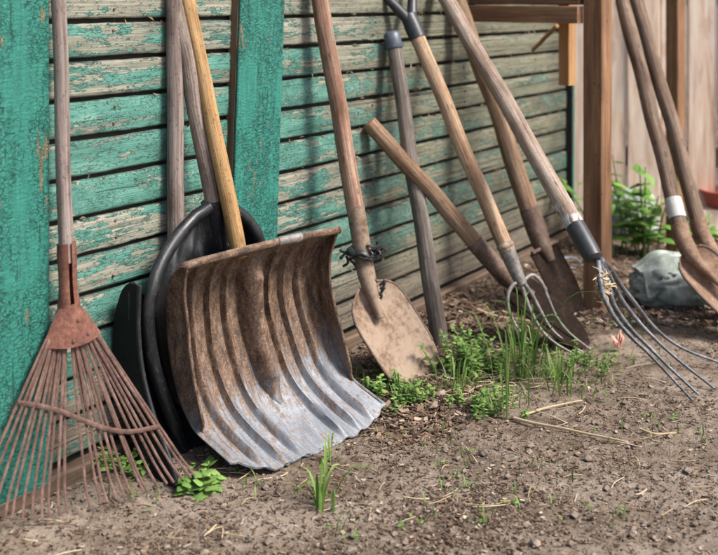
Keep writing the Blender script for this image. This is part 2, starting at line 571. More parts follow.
def mat_scoop(Lz):
    """dull aluminium scoop: mud and rust above, scraped bright at the edge; z is 0 at the edge"""
    n = NT('rusty_scraped_aluminium', 0.6)
    x, y, z = n.sep(n.co)
    a = n.noise(n.scale(n.co, 7), 1, 8, 0.65, 0.3)
    b = n.noise(n.scale(n.co, (60, 60, 26)), 1, 6, 0.66, 0.3)
    f = n.noise(n.scale(n.co, 210), 1, 4, 0.62)
    str_ = n.noise(n.scale(n.co, (70, 6, 6)), 1, 7, 0.64, 0.25)
    rust = n.ramp(n.math('ADD', n.math('MULTIPLY', b, 0.6), n.math('MULTIPLY', f, 0.4)),
                  [(0.36, (0.020, 0.012, 0.008)), (0.46, (0.072, 0.042, 0.027)), (0.55, (0.135, 0.085, 0.056)), (0.66, (0.25, 0.175, 0.12))])
    metal_c = n.ramp(n.math('ADD', n.math('MULTIPLY', str_, 0.55), n.math('ADD', n.math('MULTIPLY', a, 0.30), n.math('MULTIPLY', f, 0.15))), [(0.38, (0.095, 0.10, 0.115)), (0.5, (0.205, 0.217, 0.237)), (0.62, (0.36, 0.375, 0.395))])
    k = n.math('ADD', z, n.math('ADD', n.math('MULTIPLY_ADD', str_, 0.55, -0.275), n.math('MULTIPLY_ADD', b, 0.35, -0.175)))
    k = n.math('ADD', k, n.math('MULTIPLY_ADD', a, 0.14, -0.07))
    k = n.math('SUBTRACT', k, n.math('MULTIPLY', x, 0.10))
    rm = n.step(k, 0.035, 0.175)
    spots = n.step(n.math('ADD', n.math('MULTIPLY', a, 0.45), n.math('MULTIPLY', b, 0.55)), 0.60, 0.66)
    patina = n.step(n.math('ADD', n.math('MULTIPLY', a, 0.6), n.math('MULTIPLY', str_, 0.4)), 0.53, 0.64)
    up = n.mix(n.math('MULTIPLY', patina, 0.5), rust, (0.115, 0.108, 0.108))
    orange = n.step(n.noise(n.scale(n.co, 150, (4, 4, 4)), 1, 4, 0.6), 0.60, 0.66)
    up = n.mix(n.math('MULTIPLY', orange, n.math('MULTIPLY', n.step(a, 0.38, 0.55), 0.8)), up, (0.31, 0.145, 0.055))
    film = n.step(n.math('ADD', n.math('MULTIPLY', str_, 0.6), n.math('MULTIPLY', b, 0.4)), 0.50, 0.62)
    metal_c = n.mix(n.math('MULTIPLY', film, 0.6), metal_c, (0.19, 0.145, 0.11))
    col = n.mix(rm, metal_c, up)
    col = n.mix(n.math('MULTIPLY', spots, 0.8), col, rust)
    dk = n.step(n.noise(n.scale(n.co, 75, (8, 1, 2)), 1, 5, 0.62), 0.655, 0.69)
    col = n.mix(n.math('MULTIPLY', dk, 0.7), col, (0.05, 0.033, 0.022))
    h = n.math('MULTIPLY', n.math('ADD', n.math('MULTIPLY', f, 0.5), n.math('ADD', n.math('MULTIPLY', b, 0.6), n.math('MULTIPLY', orange, 0.6))), n.step(rm, 0, 1, 0.35, 1.0))
    met = n.math('MULTIPLY', n.math('SUBTRACT', 1.0, rm), 0.30)
    met = n.math('MULTIPLY', met, n.math('SUBTRACT', 1.0, spots))
    return n.out(col, n.step(rm, 0, 1, 0.60, 0.72), n.bump(h, 0.4, 0.002), metal=met, spec=0.4)


def mat_post(name, dark, mid, light):
    n = NT(name, 0.75)
    g1 = n.noise(n.scale(n.co, (60, 60, 3)), 1, 7, 0.62, 0.5)
    g2 = n.noise(n.scale(n.co, (240, 240, 9)), 1, 4, 0.6)
    b = n.noise(n.scale(n.co, (9, 9, 4)), 1, 5, 0.6)
    c = n.ramp(n.math('ADD', n.math('MULTIPLY', g1, 0.6), n.math('ADD', n.math('MULTIPLY', g2, 0.15), n.math('MULTIPLY', b, 0.25))), [(0.34, dark), (0.5, mid), (0.66, light)])
    sp = n.step(n.noise(n.scale(n.co, 75), 1, 3, 0.5), 0.68, 0.72)
    c = n.mix(n.math('MULTIPLY', sp, 0.6), c, mul(dark, 0.4))
    return n.out(c, 0.75, n.bump(n.math('ADD', g1, g2), 0.5, 0.002), spec=0.3)


def mat_fence():
    n = NT('bleached_fence_boards', 0.85)
    x, y, z = n.sep(n.co)
    g1 = n.noise(n.scale(n.co, (28, 28, 2.5)), 1, 7, 0.62, 0.5)
    b = n.noise(n.scale(n.co, (5, 5, 2.5)), 1, 6, 0.62, 0.5)
    c = n.ramp(g1, [(0.3, (0.40, 0.26, 0.18)), (0.5, (0.66, 0.49, 0.375)), (0.7, (0.78, 0.66, 0.55))])
    lime = n.step(b, 0.48, 0.58)
    c = n.mix(n.math('MULTIPLY', lime, n.step(x, 0.75, 0.25, 0.25, 0.8)), c, (0.70, 0.64, 0.58))
    br = n.step(n.noise(n.scale(n.co, (7, 7, 4), (3, 3, 3)), 1, 5, 0.6), 0.56, 0.66)
    c = n.mix(n.math('MULTIPLY', br, 0.45), c, (0.42, 0.24, 0.15))
    return n.out(c, 0.85, n.bump(g1, 0.4, 0.003), spec=0.2)


def mat_soil():
    n = NT('trodden_soil', 0.95)
    co = n.t.nodes.new('ShaderNodeTexCoord').outputs['Object']
    a = n.noise(n.scale(co, 1.7), 1, 7, 0.6)
    b = n.noise(n.scale(co, 15), 1, 8, 0.68, 0.2)
    c_ = n.noise(n.scale(co, 75), 1, 6, 0.66)
    d = n.noise(n.scale(co, 300), 1, 4, 0.62)
    k = n.math('ADD', n.math('ADD', n.math('MULTIPLY', a, 0.2), n.math('MULTIPLY', b, 0.3)), n.math('ADD', n.math('MULTIPLY', c_, 0.3), n.math('MULTIPLY', d, 0.2)))
    col = n.ramp(k, [(0.36, (0.066, 0.045, 0.030)), (0.46, (0.172, 0.125, 0.090)), (0.54, (0.280, 0.218, 0.165)), (0.66, (0.45, 0.375, 0.30))])
    x, y, z = n.sep(co)
    # rotted litter darkens the strip at the foot of the wall
    pd = n.math('ADD', n.math('MULTIPLY', n.math('SUBTRACT', x, P0.x), WN.x), n.math('MULTIPLY', n.math('SUBTRACT', y, P0.y), WN.y))
    lit = n.math('MULTIPLY', n.step(n.math('ADD', pd, n.math('MULTIPLY_ADD', a, 0.5, -0.25)), 0.75, 0.35), n.step(x, -0.2, 0.15))
    col = n.mix(n.math('MULTIPLY', lit, 0.78), col, n.ramp(c_, [(0.35, (0.028, 0.018, 0.012)), (0.65, (0.17, 0.115, 0.08))]))
    red = n.step(n.noise(n.scale(co, 38, (2, 3, 1)), 1, 5, 0.65), 0.56, 0.66)
    col = n.mix(n.math('MULTIPLY', red, 0.4), col, (0.23, 0.13, 0.09))
    pk = n.step(n.noise(n.scale(co, 3.6, (5, 5, 5)), 1, 5, 0.62), 0.44, 0.58)
    col = n.mix(n.math('MULTIPLY', pk, 0.35), col, (0.27, 0.228, 0.19))
    damp = n.step(n.noise(n.scale(co, 5.0, (1, 9, 5)), 1, 6, 0.65), 0.53, 0.66)
    col = n.mix(n.math('MULTIPLY', damp, 0.45), col, (0.085, 0.060, 0.044))
    h = n.math('ADD', n.math('MULTIPLY', b, 0.8), n.math('MULTIPLY', n.math('ADD', n.math('MULTIPLY', c_, 0.6), n.math('MULTIPLY', d, 0.35)), n.step(pk, 0, 1, 1.2, 0.55)))
    return n.out(col, 0.95, n.bump(h, 0.9, 0.016), spec=0.15)


def mat_bits(name, stops, rough=0.85, transl=0.0):
    n = NT(name, rough)
    r = n.white(n.co)
    c = n.ramp(r, stops)
    if transl:
        m = n.m
        tr = n.t.nodes.new('ShaderNodeBsdfTranslucent')
        n.link(c, tr.inputs[0])
        mx = n.t.nodes.new('ShaderNodeMixShader')
        mx.inputs[0].default_value = transl
        n.out(c, rough, spec=0.35)
        o = n.t.nodes['Material Output']
        n.link(n.b.outputs[0], mx.inputs[1])
        n.link(tr.outputs[0], mx.inputs[2])
        n.link(mx.outputs[0], o.inputs[0])
        return m
    return n.out(c, rough, spec=0.2)


def mat_plain(name, col, rough=0.6, metal=0.0, var=0.25, sc=60):
    n = NT(name, rough)
    a = n.noise(n.scale(n.co, sc), 1, 6, 0.65)
    c = n.ramp(a, [(0.3, mul(col, 1 - var)), (0.7, mul(col, 1 + var))])
    return n.out(c, rough, n.bump(a, 0.3, 0.0015), metal=metal)


def mat_flaky(name, paint, under, th=0.5):
    n = NT(name, 0.7)
    a = n.noise(n.scale(n.co, (60, 60, 24)), 1, 7, 0.68, 0.3)
    m = n.step(a, th - 0.012, th + 0.012)
    f = n.noise(n.scale(n.co, 240), 1, 4, 0.6)
    pc = n.ramp(f, [(0.3, mul(paint, 0.7)), (0.7, paint)])
    uc = n.ramp(f, [(0.3, mul(under, 0.5)), (0.7, mul(under, 1.3))])
    return n.out(n.mix(m, uc, pc), 0.7, n.bump(n.math('ADD', m, f), 0.5, 0.0015))


def mat_cloth():
    n = NT('pale_green_sacking', 0.9)
    a = n.noise(n.scale(n.co, 14), 1, 6, 0.6)
    w = n.noise(n.scale(n.co, (240, 240, 240)), 1, 3, 0.6)
    c = n.ramp(a, [(0.3, (0.13, 0.155, 0.135)), (0.5, (0.27, 0.305, 0.27)), (0.7, (0.54, 0.57, 0.52))])
    d = n.step(n.noise(n.scale(n.co, 30, (1, 5, 2)), 1, 5, 0.6), 0.56, 0.68)
    c = n.mix(n.math('MULTIPLY', d, 0.5), c, (0.09, 0.08, 0.06))
    return n.out(c, 0.9, n.bump(n.math('ADD', a, n.math('MULTIPLY', w, 0.4)), 0.6, 0.006), spec=0.2)


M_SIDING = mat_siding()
M_TRIM = mat_trim()
M_DARKGAP = mat_plain('dark_tarred_backing', (0.02, 0.017, 0.014), 0.9)
M_RAWEDGE = mat_post('brown_trim_edge', (0.06, 0.035, 0.022), (0.12, 0.072, 0.046), (0.20, 0.13, 0.085))
M_SILL = mat_post('weathered_sill_wood', (0.04, 0.026, 0.018), (0.105, 0.070, 0.048), (0.19, 0.13, 0.092))
M_GREYH = mat_handle('grey_weathered_handle', (0.15, 0.105, 0.085), (0.285, 0.22, 0.195), (0.42, 0.35, 0.315), dirtamt=0.25)
M_GREYH2 = mat_handle('grey_knotty_handle', (0.16, 0.115, 0.09), (0.31, 0.245, 0.21), (0.46, 0.39, 0.34), dirtamt=0.45)
M_GOLD = mat_handle('golden_varnished_handle', (0.30, 0.165, 0.065), (0.46, 0.275, 0.12), (0.58, 0.38, 0.19), speck=0.55, rough=0.5, dirtamt=0.12)
M_PINKH = mat_handle('reddish_brown_handle', (0.20, 0.10, 0.065), (0.36, 0.21, 0.145), (0.50, 0.34, 0.25), dirtamt=0.3)
M_SLATEH = mat_handle('slate_grey_handle', (0.095, 0.075, 0.062), (0.19, 0.156, 0.132), (0.33, 0.28, 0.245), dirtamt=0.45)
M_BROWNH = mat_handle('brown_stained_handle', (0.16, 0.09, 0.05), (0.30, 0.185, 0.115), (0.45, 0.31, 0.21), dirtamt=0.45)
M_TANH = mat_handle('tan_ash_handle', (0.25, 0.14, 0.075), (0.44, 0.285, 0.175), (0.60, 0.44, 0.31), dirtamt=0.35)
M_DUSTH = mat_handle('dusty_pale_handle', (0.19, 0.125, 0.09), (0.36, 0.265, 0.205), (0.54, 0.44, 0.365), dirtamt=0.4)
M_DARKH = mat_handle('dark_old_handle', (0.10, 0.062, 0.042), (0.20, 0.13, 0.09), (0.33, 0.235, 0.17), dirtamt=0.5)
M_RAKE = mat_rust('red_rusty_rake_steel', (0.07, 0.030, 0.022), (0.16, 0.068, 0.048), (0.26, 0.125, 0.092), 0.1, 0.7)
M_TINE = mat_rust('brown_rake_tine', (0.05, 0.029, 0.023), (0.115, 0.066, 0.052), (0.21, 0.132, 0.108), 0.15, 0.65)
M_MUDDY = mat_rust('mud_caked_steel', (0.09, 0.055, 0.036), (0.19, 0.125, 0.085), (0.24, 0.165, 0.12), 0.05, 0.85, dust=(0.27, 0.205, 0.155), dustamt=0.8, sc=0.7)
M_DARKSTEEL = mat_rust('dark_brown_blade', (0.007, 0.0045, 0.0035), (0.015, 0.0095, 0.007), (0.036, 0.023, 0.017), 0.0, 0.9)
M_DARKSTEEL.node_tree.nodes['Principled BSDF'].inputs['Specular IOR Level'].default_value = 0.08
M_SOCKET = mat_rust('worn_brown_socket', (0.05, 0.032, 0.024), (0.11, 0.073, 0.056), (0.21, 0.15, 0.12), 0.2, 0.6)
M_GREYSTEEL = mat_rust('grey_worn_steel', (0.08, 0.072, 0.066), (0.20, 0.18, 0.165), (0.36, 0.33, 0.305), 0.35, 0.5)
M_TINESTEEL = mat_rust('blue_grey_fork_steel', (0.045, 0.042, 0.040), (0.115, 0.118, 0.125), (0.25, 0.26, 0.28), 0.5, 0.42)
M_REDRUST = mat_rust('mid_brown_rusty_blade', (0.085, 0.045, 0.028), (0.19, 0.115, 0.075), (0.32, 0.22, 0.155), 0.1, 0.7)
M_SCOOP = mat_scoop(0.5)
M_BLACK = mat_black()
M_BLACK2 = mat_black('dusty_black_plastic', (0.008, 0.0085, 0.009), (0.055, 0.055, 0.05), 0.25, 0.6, 0.2)
M_GRIP = mat_plain('dark_grey_rubber', (0.022, 0.023, 0.026), 0.45, 0, 0.3)
M_CAPGREY = mat_plain('blue_grey_cap', (0.060, 0.073, 0.095), 0.45, 0, 0.3)
M_POST = mat_post('brown_stained_post', (0.080, 0.037, 0.019), (0.185, 0.096, 0.050), (0.32, 0.18, 0.098))
M_BEAM = mat_post('dark_brown_beam', (0.06, 0.030, 0.016), (0.14, 0.075, 0.040), (0.25, 0.15, 0.085))
M_BLOCK = mat_post('orange_pine_block', (0.20, 0.095, 0.035), (0.36, 0.19, 0.08), (0.52, 0.31, 0.15))
M_FENCE = mat_fence()
M_SOIL = mat_soil()
M_CHIP = mat_bits('bark_and_chips', [(0.0, (0.030, 0.019, 0.013)), (0.4, (0.080, 0.050, 0.034)), (0.68, (0.165, 0.102, 0.066)), (0.88, (0.28, 0.20, 0.14)), (1.0, (0.50, 0.42, 0.33))])
M_CLOD = mat_plain('soil_clods', (0.165, 0.127, 0.098), 0.95, 0, 0.65, 60)
M_STRAW = mat_bits('dry_straw', [(0.0, (0.20, 0.13, 0.07)), (0.5, (0.38, 0.275, 0.17)), (1.0, (0.56, 0.46, 0.33))])
M_GRASS = mat_bits('green_grass', [(0.0, (0.045, 0.115, 0.018)), (0.5, (0.11, 0.22, 0.036)), (0.88, (0.23, 0.34, 0.085)), (1.0, (0.36, 0.32, 0.16))], 0.5, 0.3)
M_LEAF = mat_bits('weed_leaves', [(0.0, (0.05, 0.12, 0.024)), (0.45, (0.125, 0.24, 0.05)), (0.88, (0.27, 0.38, 0.11)), (1.0, (0.36, 0.33, 0.12))], 0.5, 0.25)
M_NETTLE = mat_bits('nettle_leaves', [(0.0, (0.075, 0.18, 0.03)), (0.5, (0.15, 0.32, 0.055)), (1.0, (0.28, 0.46, 0.11))], 0.5, 0.3)
M_STEM = mat_plain('green_stem', (0.13, 0.20, 0.06), 0.6)
M_CLOTH = mat_cloth()
M_RED = mat_plain('dull_red_plastic', (0.36, 0.075, 0.055), 0.5, 0, 0.2)
M_TAPE = mat_flaky('dirty_white_tape', (0.50, 0.485, 0.46), (0.22, 0.17, 0.13), 0.36)
M_WPAINT = mat_flaky('flaking_white_paint', (0.48, 0.465, 0.445), (0.16, 0.095, 0.062), 0.45)
M_CORD = mat_plain('black_cord', (0.014, 0.014, 0.015), 0.5)
M_PINK = mat_plain('dried_pink_petals', (0.52, 0.26, 0.21), 0.8)
M_WIRE = mat_plain('blue_grey_wire', (0.22, 0.26, 0.30), 0.4, 0.4)
M_NAIL = mat_rust('rusty_nail', (0.05, 0.03, 0.02), (0.13, 0.07, 0.045), (0.2, 0.11, 0.07), 0.2, 0.7)

# ------------------------------------------------------------------ ground
def axis_vals(lo, hi, step, far):
    a = []
    x = lo
    while x <= hi:
        a.append(x)
        x += step
    g = step
    left, right = [], []
    x = lo
    while x > -far:
        g *= 1.35
        x -= g
        left.append(x)
    g = step
    x = a[-1]
    while x < far:
        g *= 1.35
        x += g
        right.append(x)
    return left[::-1] + a + right


xs = axis_vals(-1.1, 1.8, 0.016, 120)
ys = axis_vals(1.9, 4.3, 0.016, 160)
mb = MB()
vs, fs = [], []
for yv in ys:
    for xv in xs:
        z = gh(xv, yv)
        if -1.2 < xv < 1.9 and 1.8 < yv < 4.4:
            p = V((xv, yv, 0))
            z += 0.0045 * noise.noise(p * 22) + 0.003 * noise.noise(p * 47)
        vs.append(V((xv, yv, z)))
W = len(xs)
for j in range(len(ys) - 1):
    for i in range(W - 1):
        a = j * W + i
        fs.append((a, a + 1, a + 1 + W, a + W))
mb.add(vs, fs)
tag(mb.build('ground', M_SOIL), kind='structure')

# ------------------------------------------------------------------ shed wall (local x along the wall, y into it, z up)
shed = bpy.data.objects.new('shed_wall', None)
COL.objects.link(shed)
MW = Matrix(((WD.x, -WN.x, 0, P0.x), (WD.y, -WN.y, 0, P0.y), (0, 0, 1, 0), (0, 0, 0, 1)))
shed.matrix_world = MW
tag(shed, 'weathered shed wall of horizontal boards with peeling turquoise paint', 'wall')
S_END = wall_s(566)
S_BEG = -0.9
mb = MB()
nseg = 220
for k in range(0, 24):
    z0 = Z00 + k * PITCH
    z1 = z0 + PITCH
    gap = 0.0105 + 0.002 * math.sin(k * 2.7)
    lo, hi = z0 + gap / 2, z1 - gap / 2
    dy = 0.003 * math.sin(k * 1.9)
    prof = [(0.018, lo), (0.004, lo), (0.0008, lo + 0.002), (0.0, lo + 0.006), (-0.0012, (lo + hi) / 2), (0.0, hi - 0.006), (0.0008, hi - 0.002), (0.004, hi), (0.018, hi)]
    vs, fs, gs = [], [], []
    for i in range(nseg + 1):
        s = lerp(S_BEG, S_END, i / nseg)
        wl = 0.0026 * noise.noise(V((s * 7, k * 3.1, 0))) + 0.0022 * noise.noise(V((s * 31, k * 3.1, 5)))
        wh = 0.0026 * noise.noise(V((s * 7, k * 3.1, 9))) + 0.0022 * noise.noise(V((s * 31, k * 3.1, 15)))
        wy = 0.004 * noise.noise(V((s * 1.1, k * 5.3, 2)))
        for q, (py, pz) in enumerate(prof):
            t = q / (len(prof) - 1)
            z = pz + lerp(wl, wh, t)
            vs.append(V((s, py + dy + wy, z)))
            gs.append(V((s, py, max(lo - 0.004, min(hi + 0.004, z)))))
    n = len(prof)
    for i in range(nseg):
        for q in range(n - 1):
            a = i * n + q
            fs.append((a, a + n, a + n + 1, a + 1))
    fs.append(tuple(range(n)))
    fs.append(tuple(nseg * n + q for q in range(n - 1, -1, -1)))
    mb.add(vs, fs, gs)
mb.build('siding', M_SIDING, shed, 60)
mb = MB()
mb.box(((S_BEG + S_END) / 2, 0.055, 1.12), (S_END - S_BEG, 0.07, 2.24))
mb.build('backing', M_DARKGAP, shed)
# bottom sill board
mb = MB()
L_ = S_END - S_BEG
Mx = Matrix.Rotation(R(90), 3, 'Y')
mb.box(((S_BEG + S_END) / 2, -0.012, -0.004), (0.105, 0.04, L_), Mx, bev=0.006)
mb.build('sill_board', M_SILL, shed)
# the flat green battens
def batten(s0, s1, off, lean, name='batten'):
    w = s1 - s0
    m1 = MB()
    rot = Matrix.Rotation(-lean, 3, 'Y')
    hz = 2.15
    c = V(((s0 + s1) / 2, -off + 0.014, 0.02 + hz / 2))
    # lean about the seen height
    c.x += (0.95 - c.z) * math.tan(lean) if lean else 0
    m1.box(c + V((0, -0.008, 0)), (w, 0.010, hz), rot, bev=0.0025)
    o = m1.build(name, M_TRIM, shed, 30)
    m2 = MB()
    m2.box((c.x - 0.002, -off + 0.0113 + 0.0145, c.z), (w - 0.002, 0.029, hz - 0.01), rot)
    m2.build('batten_packer', M_RAWEDGE, shed)
    return o
b0 = wall_s(239, 0.03)
b1 = wall_s(283, 0.03)
batten(b0, b1, 0.032, R(-3.0))
batten(wall_s(-12, 0.03), wall_s(49.5, 0.03), 0.032, 0)
# corner board at the far end
mb = MB()
mb.box((S_END + 0.03, -0.006, 1.1), (0.045, 0.03, 2.2), bev=0.004)
mb.build('corner_board', M_TRIM, shed)
mb = MB()
mb.box((S_END + 0.0035, -0.005, 1.1), (0.006, 0.05, 2.2))
mb.build('corner_strip', M_DARKGAP, shed)
# nail heads
mb = MB()
for k in range(0, 14):
    for s in (0.16, 0.60, 1.32, 1.95, 2.6):
        for dz in (0.026, 0.066):
            if random.random() < 0.62:
                c = V((s + random.uniform(-.02, .02), -0.0015, Z00 + k * PITCH + dz))
                mb.tube([c + V((0, 0.004, 0)), c + V((0, -0.0015, 0))], 0.0032, 8)
o = mb.build('nail_heads', M_NAIL, shed)
o['kind'] = 'stuff'

# ------------------------------------------------------------------ scoop helper materials etc
def handle(t, a, b, r0, r1, mat, n=26, amp=0.011, seed=0.0, name='handle', flip=False):
    m = MB()
    pts = wobble(t.L(a), t.L(b), n, amp, seed)
    rr = [lerp(r0, r1, i / n) * (1 + 0.02 * noise.noise(V((i * .7, seed, 1)))) for i in range(n + 1)]
    m.tube(pts, rr, 18, ripple=0.02)
    return m.build(name, mat, t.e)


# ------------------------------------------------------------------ the fan rake
cap = P(69, 318, 2.355)
tipc = V((-0.594, 2.335, 0.012))
t = Tool('fan_rake', 'red rusty fan rake with grey handle, its tines spread beside the left green board', 'rake', tipc, cap - tipc, V((0.818, 0.574, 0)))
hb = P(67, 262, 2.352)
ht = P(58, 0, 2.362)
handle(t, hb, ht + (ht - hb) * 0.35, 0.0165, 0.0165, M_GREYH, seed=1.3)
# rolled sheet socket with an open seam
m = MB()
a0, a1 = t.L(P(66.4, 243, 2.352)), t.L(P(69, 310, 2.354))
axd = (a1 - a0)
def sock(u, v):
    th = R(-78) + R(338) * u
    r = 0.0195 + 0.004 * sstep(0.7, 1.0, v) + 0.0008 * math.sin(v * 9)
    c = a0 + axd * v
    return c + V((r * math.cos(th), r * math.sin(th), 0))
m.sheet(sock, 40, 12, 0.0022)
m.build('socket', M_RAKE, t.e)
# folded cap that clamps the tines
zt, zb = t.L(P(69, 303, 2.355)).z, t.L(P(69, 343, 2.35)).z
xc = t.L(P(69, 322, 2.355)).x
def capf(u, v):
    uu = 2 * u - 1
    w = lerp(0.017, 0.066, v ** 0.9)
    z = lerp(zt, zb, v) + 0.010 * (uu * uu) * v - 0.004 * v
    y = -(0.020 + 0.004 * v) * (1 - uu * uu) ** 0.8 + 0.004
    return V((xc + uu * w, y - 0.012, z))
m = MB()
m.sheet(capf, 24, 12, 0.003)
m.sheet(lambda u, v: V((xc + (2 * u - 1) * lerp(0.016, 0.062, v), 0.006, lerp(zt, zb, v))), 6, 4, 0.003)
hd = m.build('tine_cap', M_RAKE, t.e)
for (bx, bv) in ((0.012, 0.40), (-0.004, 0.86), (0.024, 0.80)):
    m = MB()
    c = capf(0.5 + bx / 0.09, bv)
    m.tube([c + V((0, 0.003, 0)), c + V((0, -0.004, 0))], 0.004, 10)
    m.build('rivet', M_TINE, hd)
NT_ = 25
def tine_path(k):
    q = 2 * k / (NT_ - 1) - 1
    q = q * 0.90 + 0.10 * (0.12 if q > -0.12 else -0.6) + 0.012 * math.sin(k * 2.3)
    q = q if q > -0.12 else q - 0.05
    x0 = xc + 0.056 * q
    x1 = 0.252 * q + 0.012 * noise.noise(V((k * 1.7, 0, 0)))
    z0 = zb + 0.012 + 0.010 * q * q
    z1 = 0.012 - 0.012 * abs(q) + (0.075 * q * q if q < 0 else 0)
    dep = -0.012 - 0.004 * (k % 2)
    pts = []
    for i in range(17):
        s = i / 16
        x = lerp(x0, x1, s)
        z = lerp(z0, z1, s)
        y = dep - 0.05 * s * s - 0.03 * math.sin(math.pi * s) * 0.3 - 0.03 * max(0, s - 0.9) * 10 * 0.5
        pts.append(V((x, y, z)))
    return q, pts
for k in range(NT_):
    q, pts = tine_path(k)
    m = MB()
    m.tube(pts, [lerp(0.0038, 0.0030, i / 16) for i in range(17)], 8, flat=(0.4, 1), up=(0, 1, 0))
    m.build('tine', M_TINE, t.e)
bar = spline([V((-0.135, 0, 0.252)), V((-0.095, 0, 0.236)), V((-0.05, 0, 0.212)), V((0.0, 0, 0.178)), V((0.045, 0, 0.150)), V((0.095, 0, 0.130)), V((0.165, 0, 0.122))], 40)
m = MB()
for i, p in enumerate(bar):
    s = 1 - (p.z / zb)
    p.y = -0.016 - 0.05 * s * s - 0.03 * math.sin(math.pi * s) * 0.3 - 0.006 + 0.0022 * math.sin(i * 2.4)
m.tube(bar, 0.0052, 8, flat=(1, 0.25), up=(0, 0, 1))
m.build('tine_brace', M_TINE, t.e)

# ------------------------------------------------------------------ the aluminium snow shovel in front
SEX = V((0.66, 0.75, -0.02))
botm = V((-0.107, 2.650, 0.0))
t = Tool('snow_shovel', 'rusty ribbed aluminium snow shovel with a golden wooden handle, standing in front', 'snow shovel', botm, V((0, 0, 1)), SEX)
Lz = 0.487
HWs = 0.268
SHEAR = 0.068                             # the scoop stands askew on its edge
RIBS = [-0.72, -0.50, -0.285, 0.29, 0.50, 0.72]
prof_y = [(0.0, -0.036), (0.04, 0.012), (0.10, 0.073), (0.18, 0.124), (0.3, 0.158), (0.5, 0.176), (0.7, 0.170), (0.84, 0.146), (0.92, 0.114), (0.97, 0.080), (1.0, 0.050)]
front_y = [(0.0, -0.04), (0.05, 0.018), (0.09, 0.060), (0.15, 0.082), (0.3, 0.094), (0.5, 0.101), (0.7, 0.099), (0.85, 0.087), (0.94, 0.066), (1.0, 0.046)]
def edge_drop(uu):                       # scalloped, rounded cutting edge
    e = (0.050 if uu < 0 else 0.034) * (abs(uu) ** 5)
    for rb in RIBS:
        e += 0.0035 * math.exp(-((uu - rb) / 0.06) ** 2)
    e += 0.004 * noise.noise(V((uu * 4, 3, 1))) + 0.0014 * noise.noise(V((uu * 23, 3, 1)))
    return e
def scoop(u, v):
    w_ = 2 * u - 1
    sg = 1 if w_ > 0 else -1
    aw = abs(w_)                          # a quarter of the columns go into each side wall
    au = aw / 0.75 * 0.92 if aw < 0.75 else 0.92 + (aw - 0.75) / 0.25 * 0.08
    uu = sg * au
    tz = v
    y = smooth_interp(prof_y, tz)
    yf = min(smooth_interp(front_y, tz), y)
    z = tz * Lz
    a = max(0.0, (au - 0.92) / 0.08)      # 0 at the fold, 1 at the front edge of the wall
    arc = min(1.0, a / 0.30)
    x = sg * HWs * (au if a <= 0 else 0.92 + 0.08 * math.sin(arc * math.pi / 2) - 0.035 * max(0.0, (a - 0.30) / 0.70))
    q = 0.0 if a <= 0 else (0.10 * (1 - math.cos(arc * math.pi / 2)) + 0.90 * max(0.0, (a - 0.22) / 0.78))
    ribs = 0.0
    fade = sstep(-0.01, 0.04, tz) * sstep(0.985, 0.90, tz)
    wob = 0.012 * noise.noise(V((tz * 3.1, 2, 2)))
    for rb in RIBS:
        e = uu - rb - wob
        # steep on the left, long shallow back on the right
        if e < 0:
            ribs += 0.0125 * math.exp(-(e / 0.013) ** 2)
        else:
            ribs += 0.0125 * math.exp(-(e / 0.042) ** 2.6)
        ribs -= 0.0050 * math.exp(-((e + 0.034) / 0.016) ** 2)
    sl = (smooth_interp(prof_y, min(1, tz + 0.02)) - smooth_interp(prof_y, max(0, tz - 0.02))) / (Lz * (min(1, tz + 0.02) - max(0, tz - 0.02)))
    sl = max(0.0, sl)
    nl = math.sqrt(1 + sl * sl)
    ra = ribs * fade * (1 + 0.25 * sstep(0.3, 0.1, tz))
    y -= ra / nl
    z += ra * sl / nl
    cen = 0.02
    w = interp([(0.15, 0.005), (0.18, 0.055), (0.26, 0.095), (0.6, 0.125), (1.0, 0.135)], tz)
    hgt = interp([(0.14, 0.0), (0.20, 0.018), (0.30, 0.052), (0.80, 0.050), (0.92, 0.014), (1.0, 0.0)], tz)
    d = (uu - cen) / max(w, 0.004)
    y -= hgt * max(0.0, 1 - abs(d) ** 2.4) ** 0.7
    y = lerp(y, yf, min(1.0, q))
    # waist below the lip, flare at its corners
    x *= 1 - 0.05 * math.exp(-((tz - 0.70) / 0.20) ** 2)
    x -= SHEAR * tz
    y += 0.052 * tz
    ef = sstep(0.26, 0.0, tz)
    ed = edge_drop(uu)
    z += ed * ef
    y += ed * ef * 1.3
    z += 0.005 * (1 - uu * uu) * tz
    y += 0.0035 * noise.noise(V((uu * 3, tz * 4, 7))) + 0.0012 * noise.noise(V((uu * 11, tz * 13, 2)))
    return V((x, y, z))
m = MB()
m.sheet(lambda u, v: scoop(1 - u, v), 230, 120, 0.0045, off=V((0, 0, 0)))
sc_ob = m.build('scoop', M_SCOOP, t.e, 50)
for sg in (0.0, 1.0):
    m = MB()
    m.tube([scoop(sg, v / 50) for v in range(5, 50)], 0.0046, 8, off=V((0, 0, 0.4)))
    m.build('wall_edge', M_SCOOP, sc_ob)
# rolled lip
m = MB()
lip = [scoop(u / 60, 1.0) for u in range(61)]
lip = [p + V((0, 0.000, 0.0)) for p in lip]
m.tube(lip, [0.0095 + 0.001 * noise.noise(p * 30) for p in lip], 10, flat=(1.15, 0.8), up=(0, 0, 1), off=V((0, 0, 0.5)))
m.build('rolled_lip', M_SCOOP, sc_ob)
m = MB()
seg = [scoop(lerp(0.56, 0.68, i / 12), 1.0) + V((0, -0.001, 0.0005)) for i in range(13)]
m.tube(seg, 0.0103, 10, flat=(1.15, 0.85), up=(0, 0, 1))
m.build('lip_clip', M_GREYSTEEL, t.e)
hb = P(240, 257, 2.685)
ht = P(187.5, 0, 2.725)
handle(t, hb, ht + (ht - hb) * 0.15, 0.0215, 0.0195, M_GOLD, seed=4.1, amp=0.004)

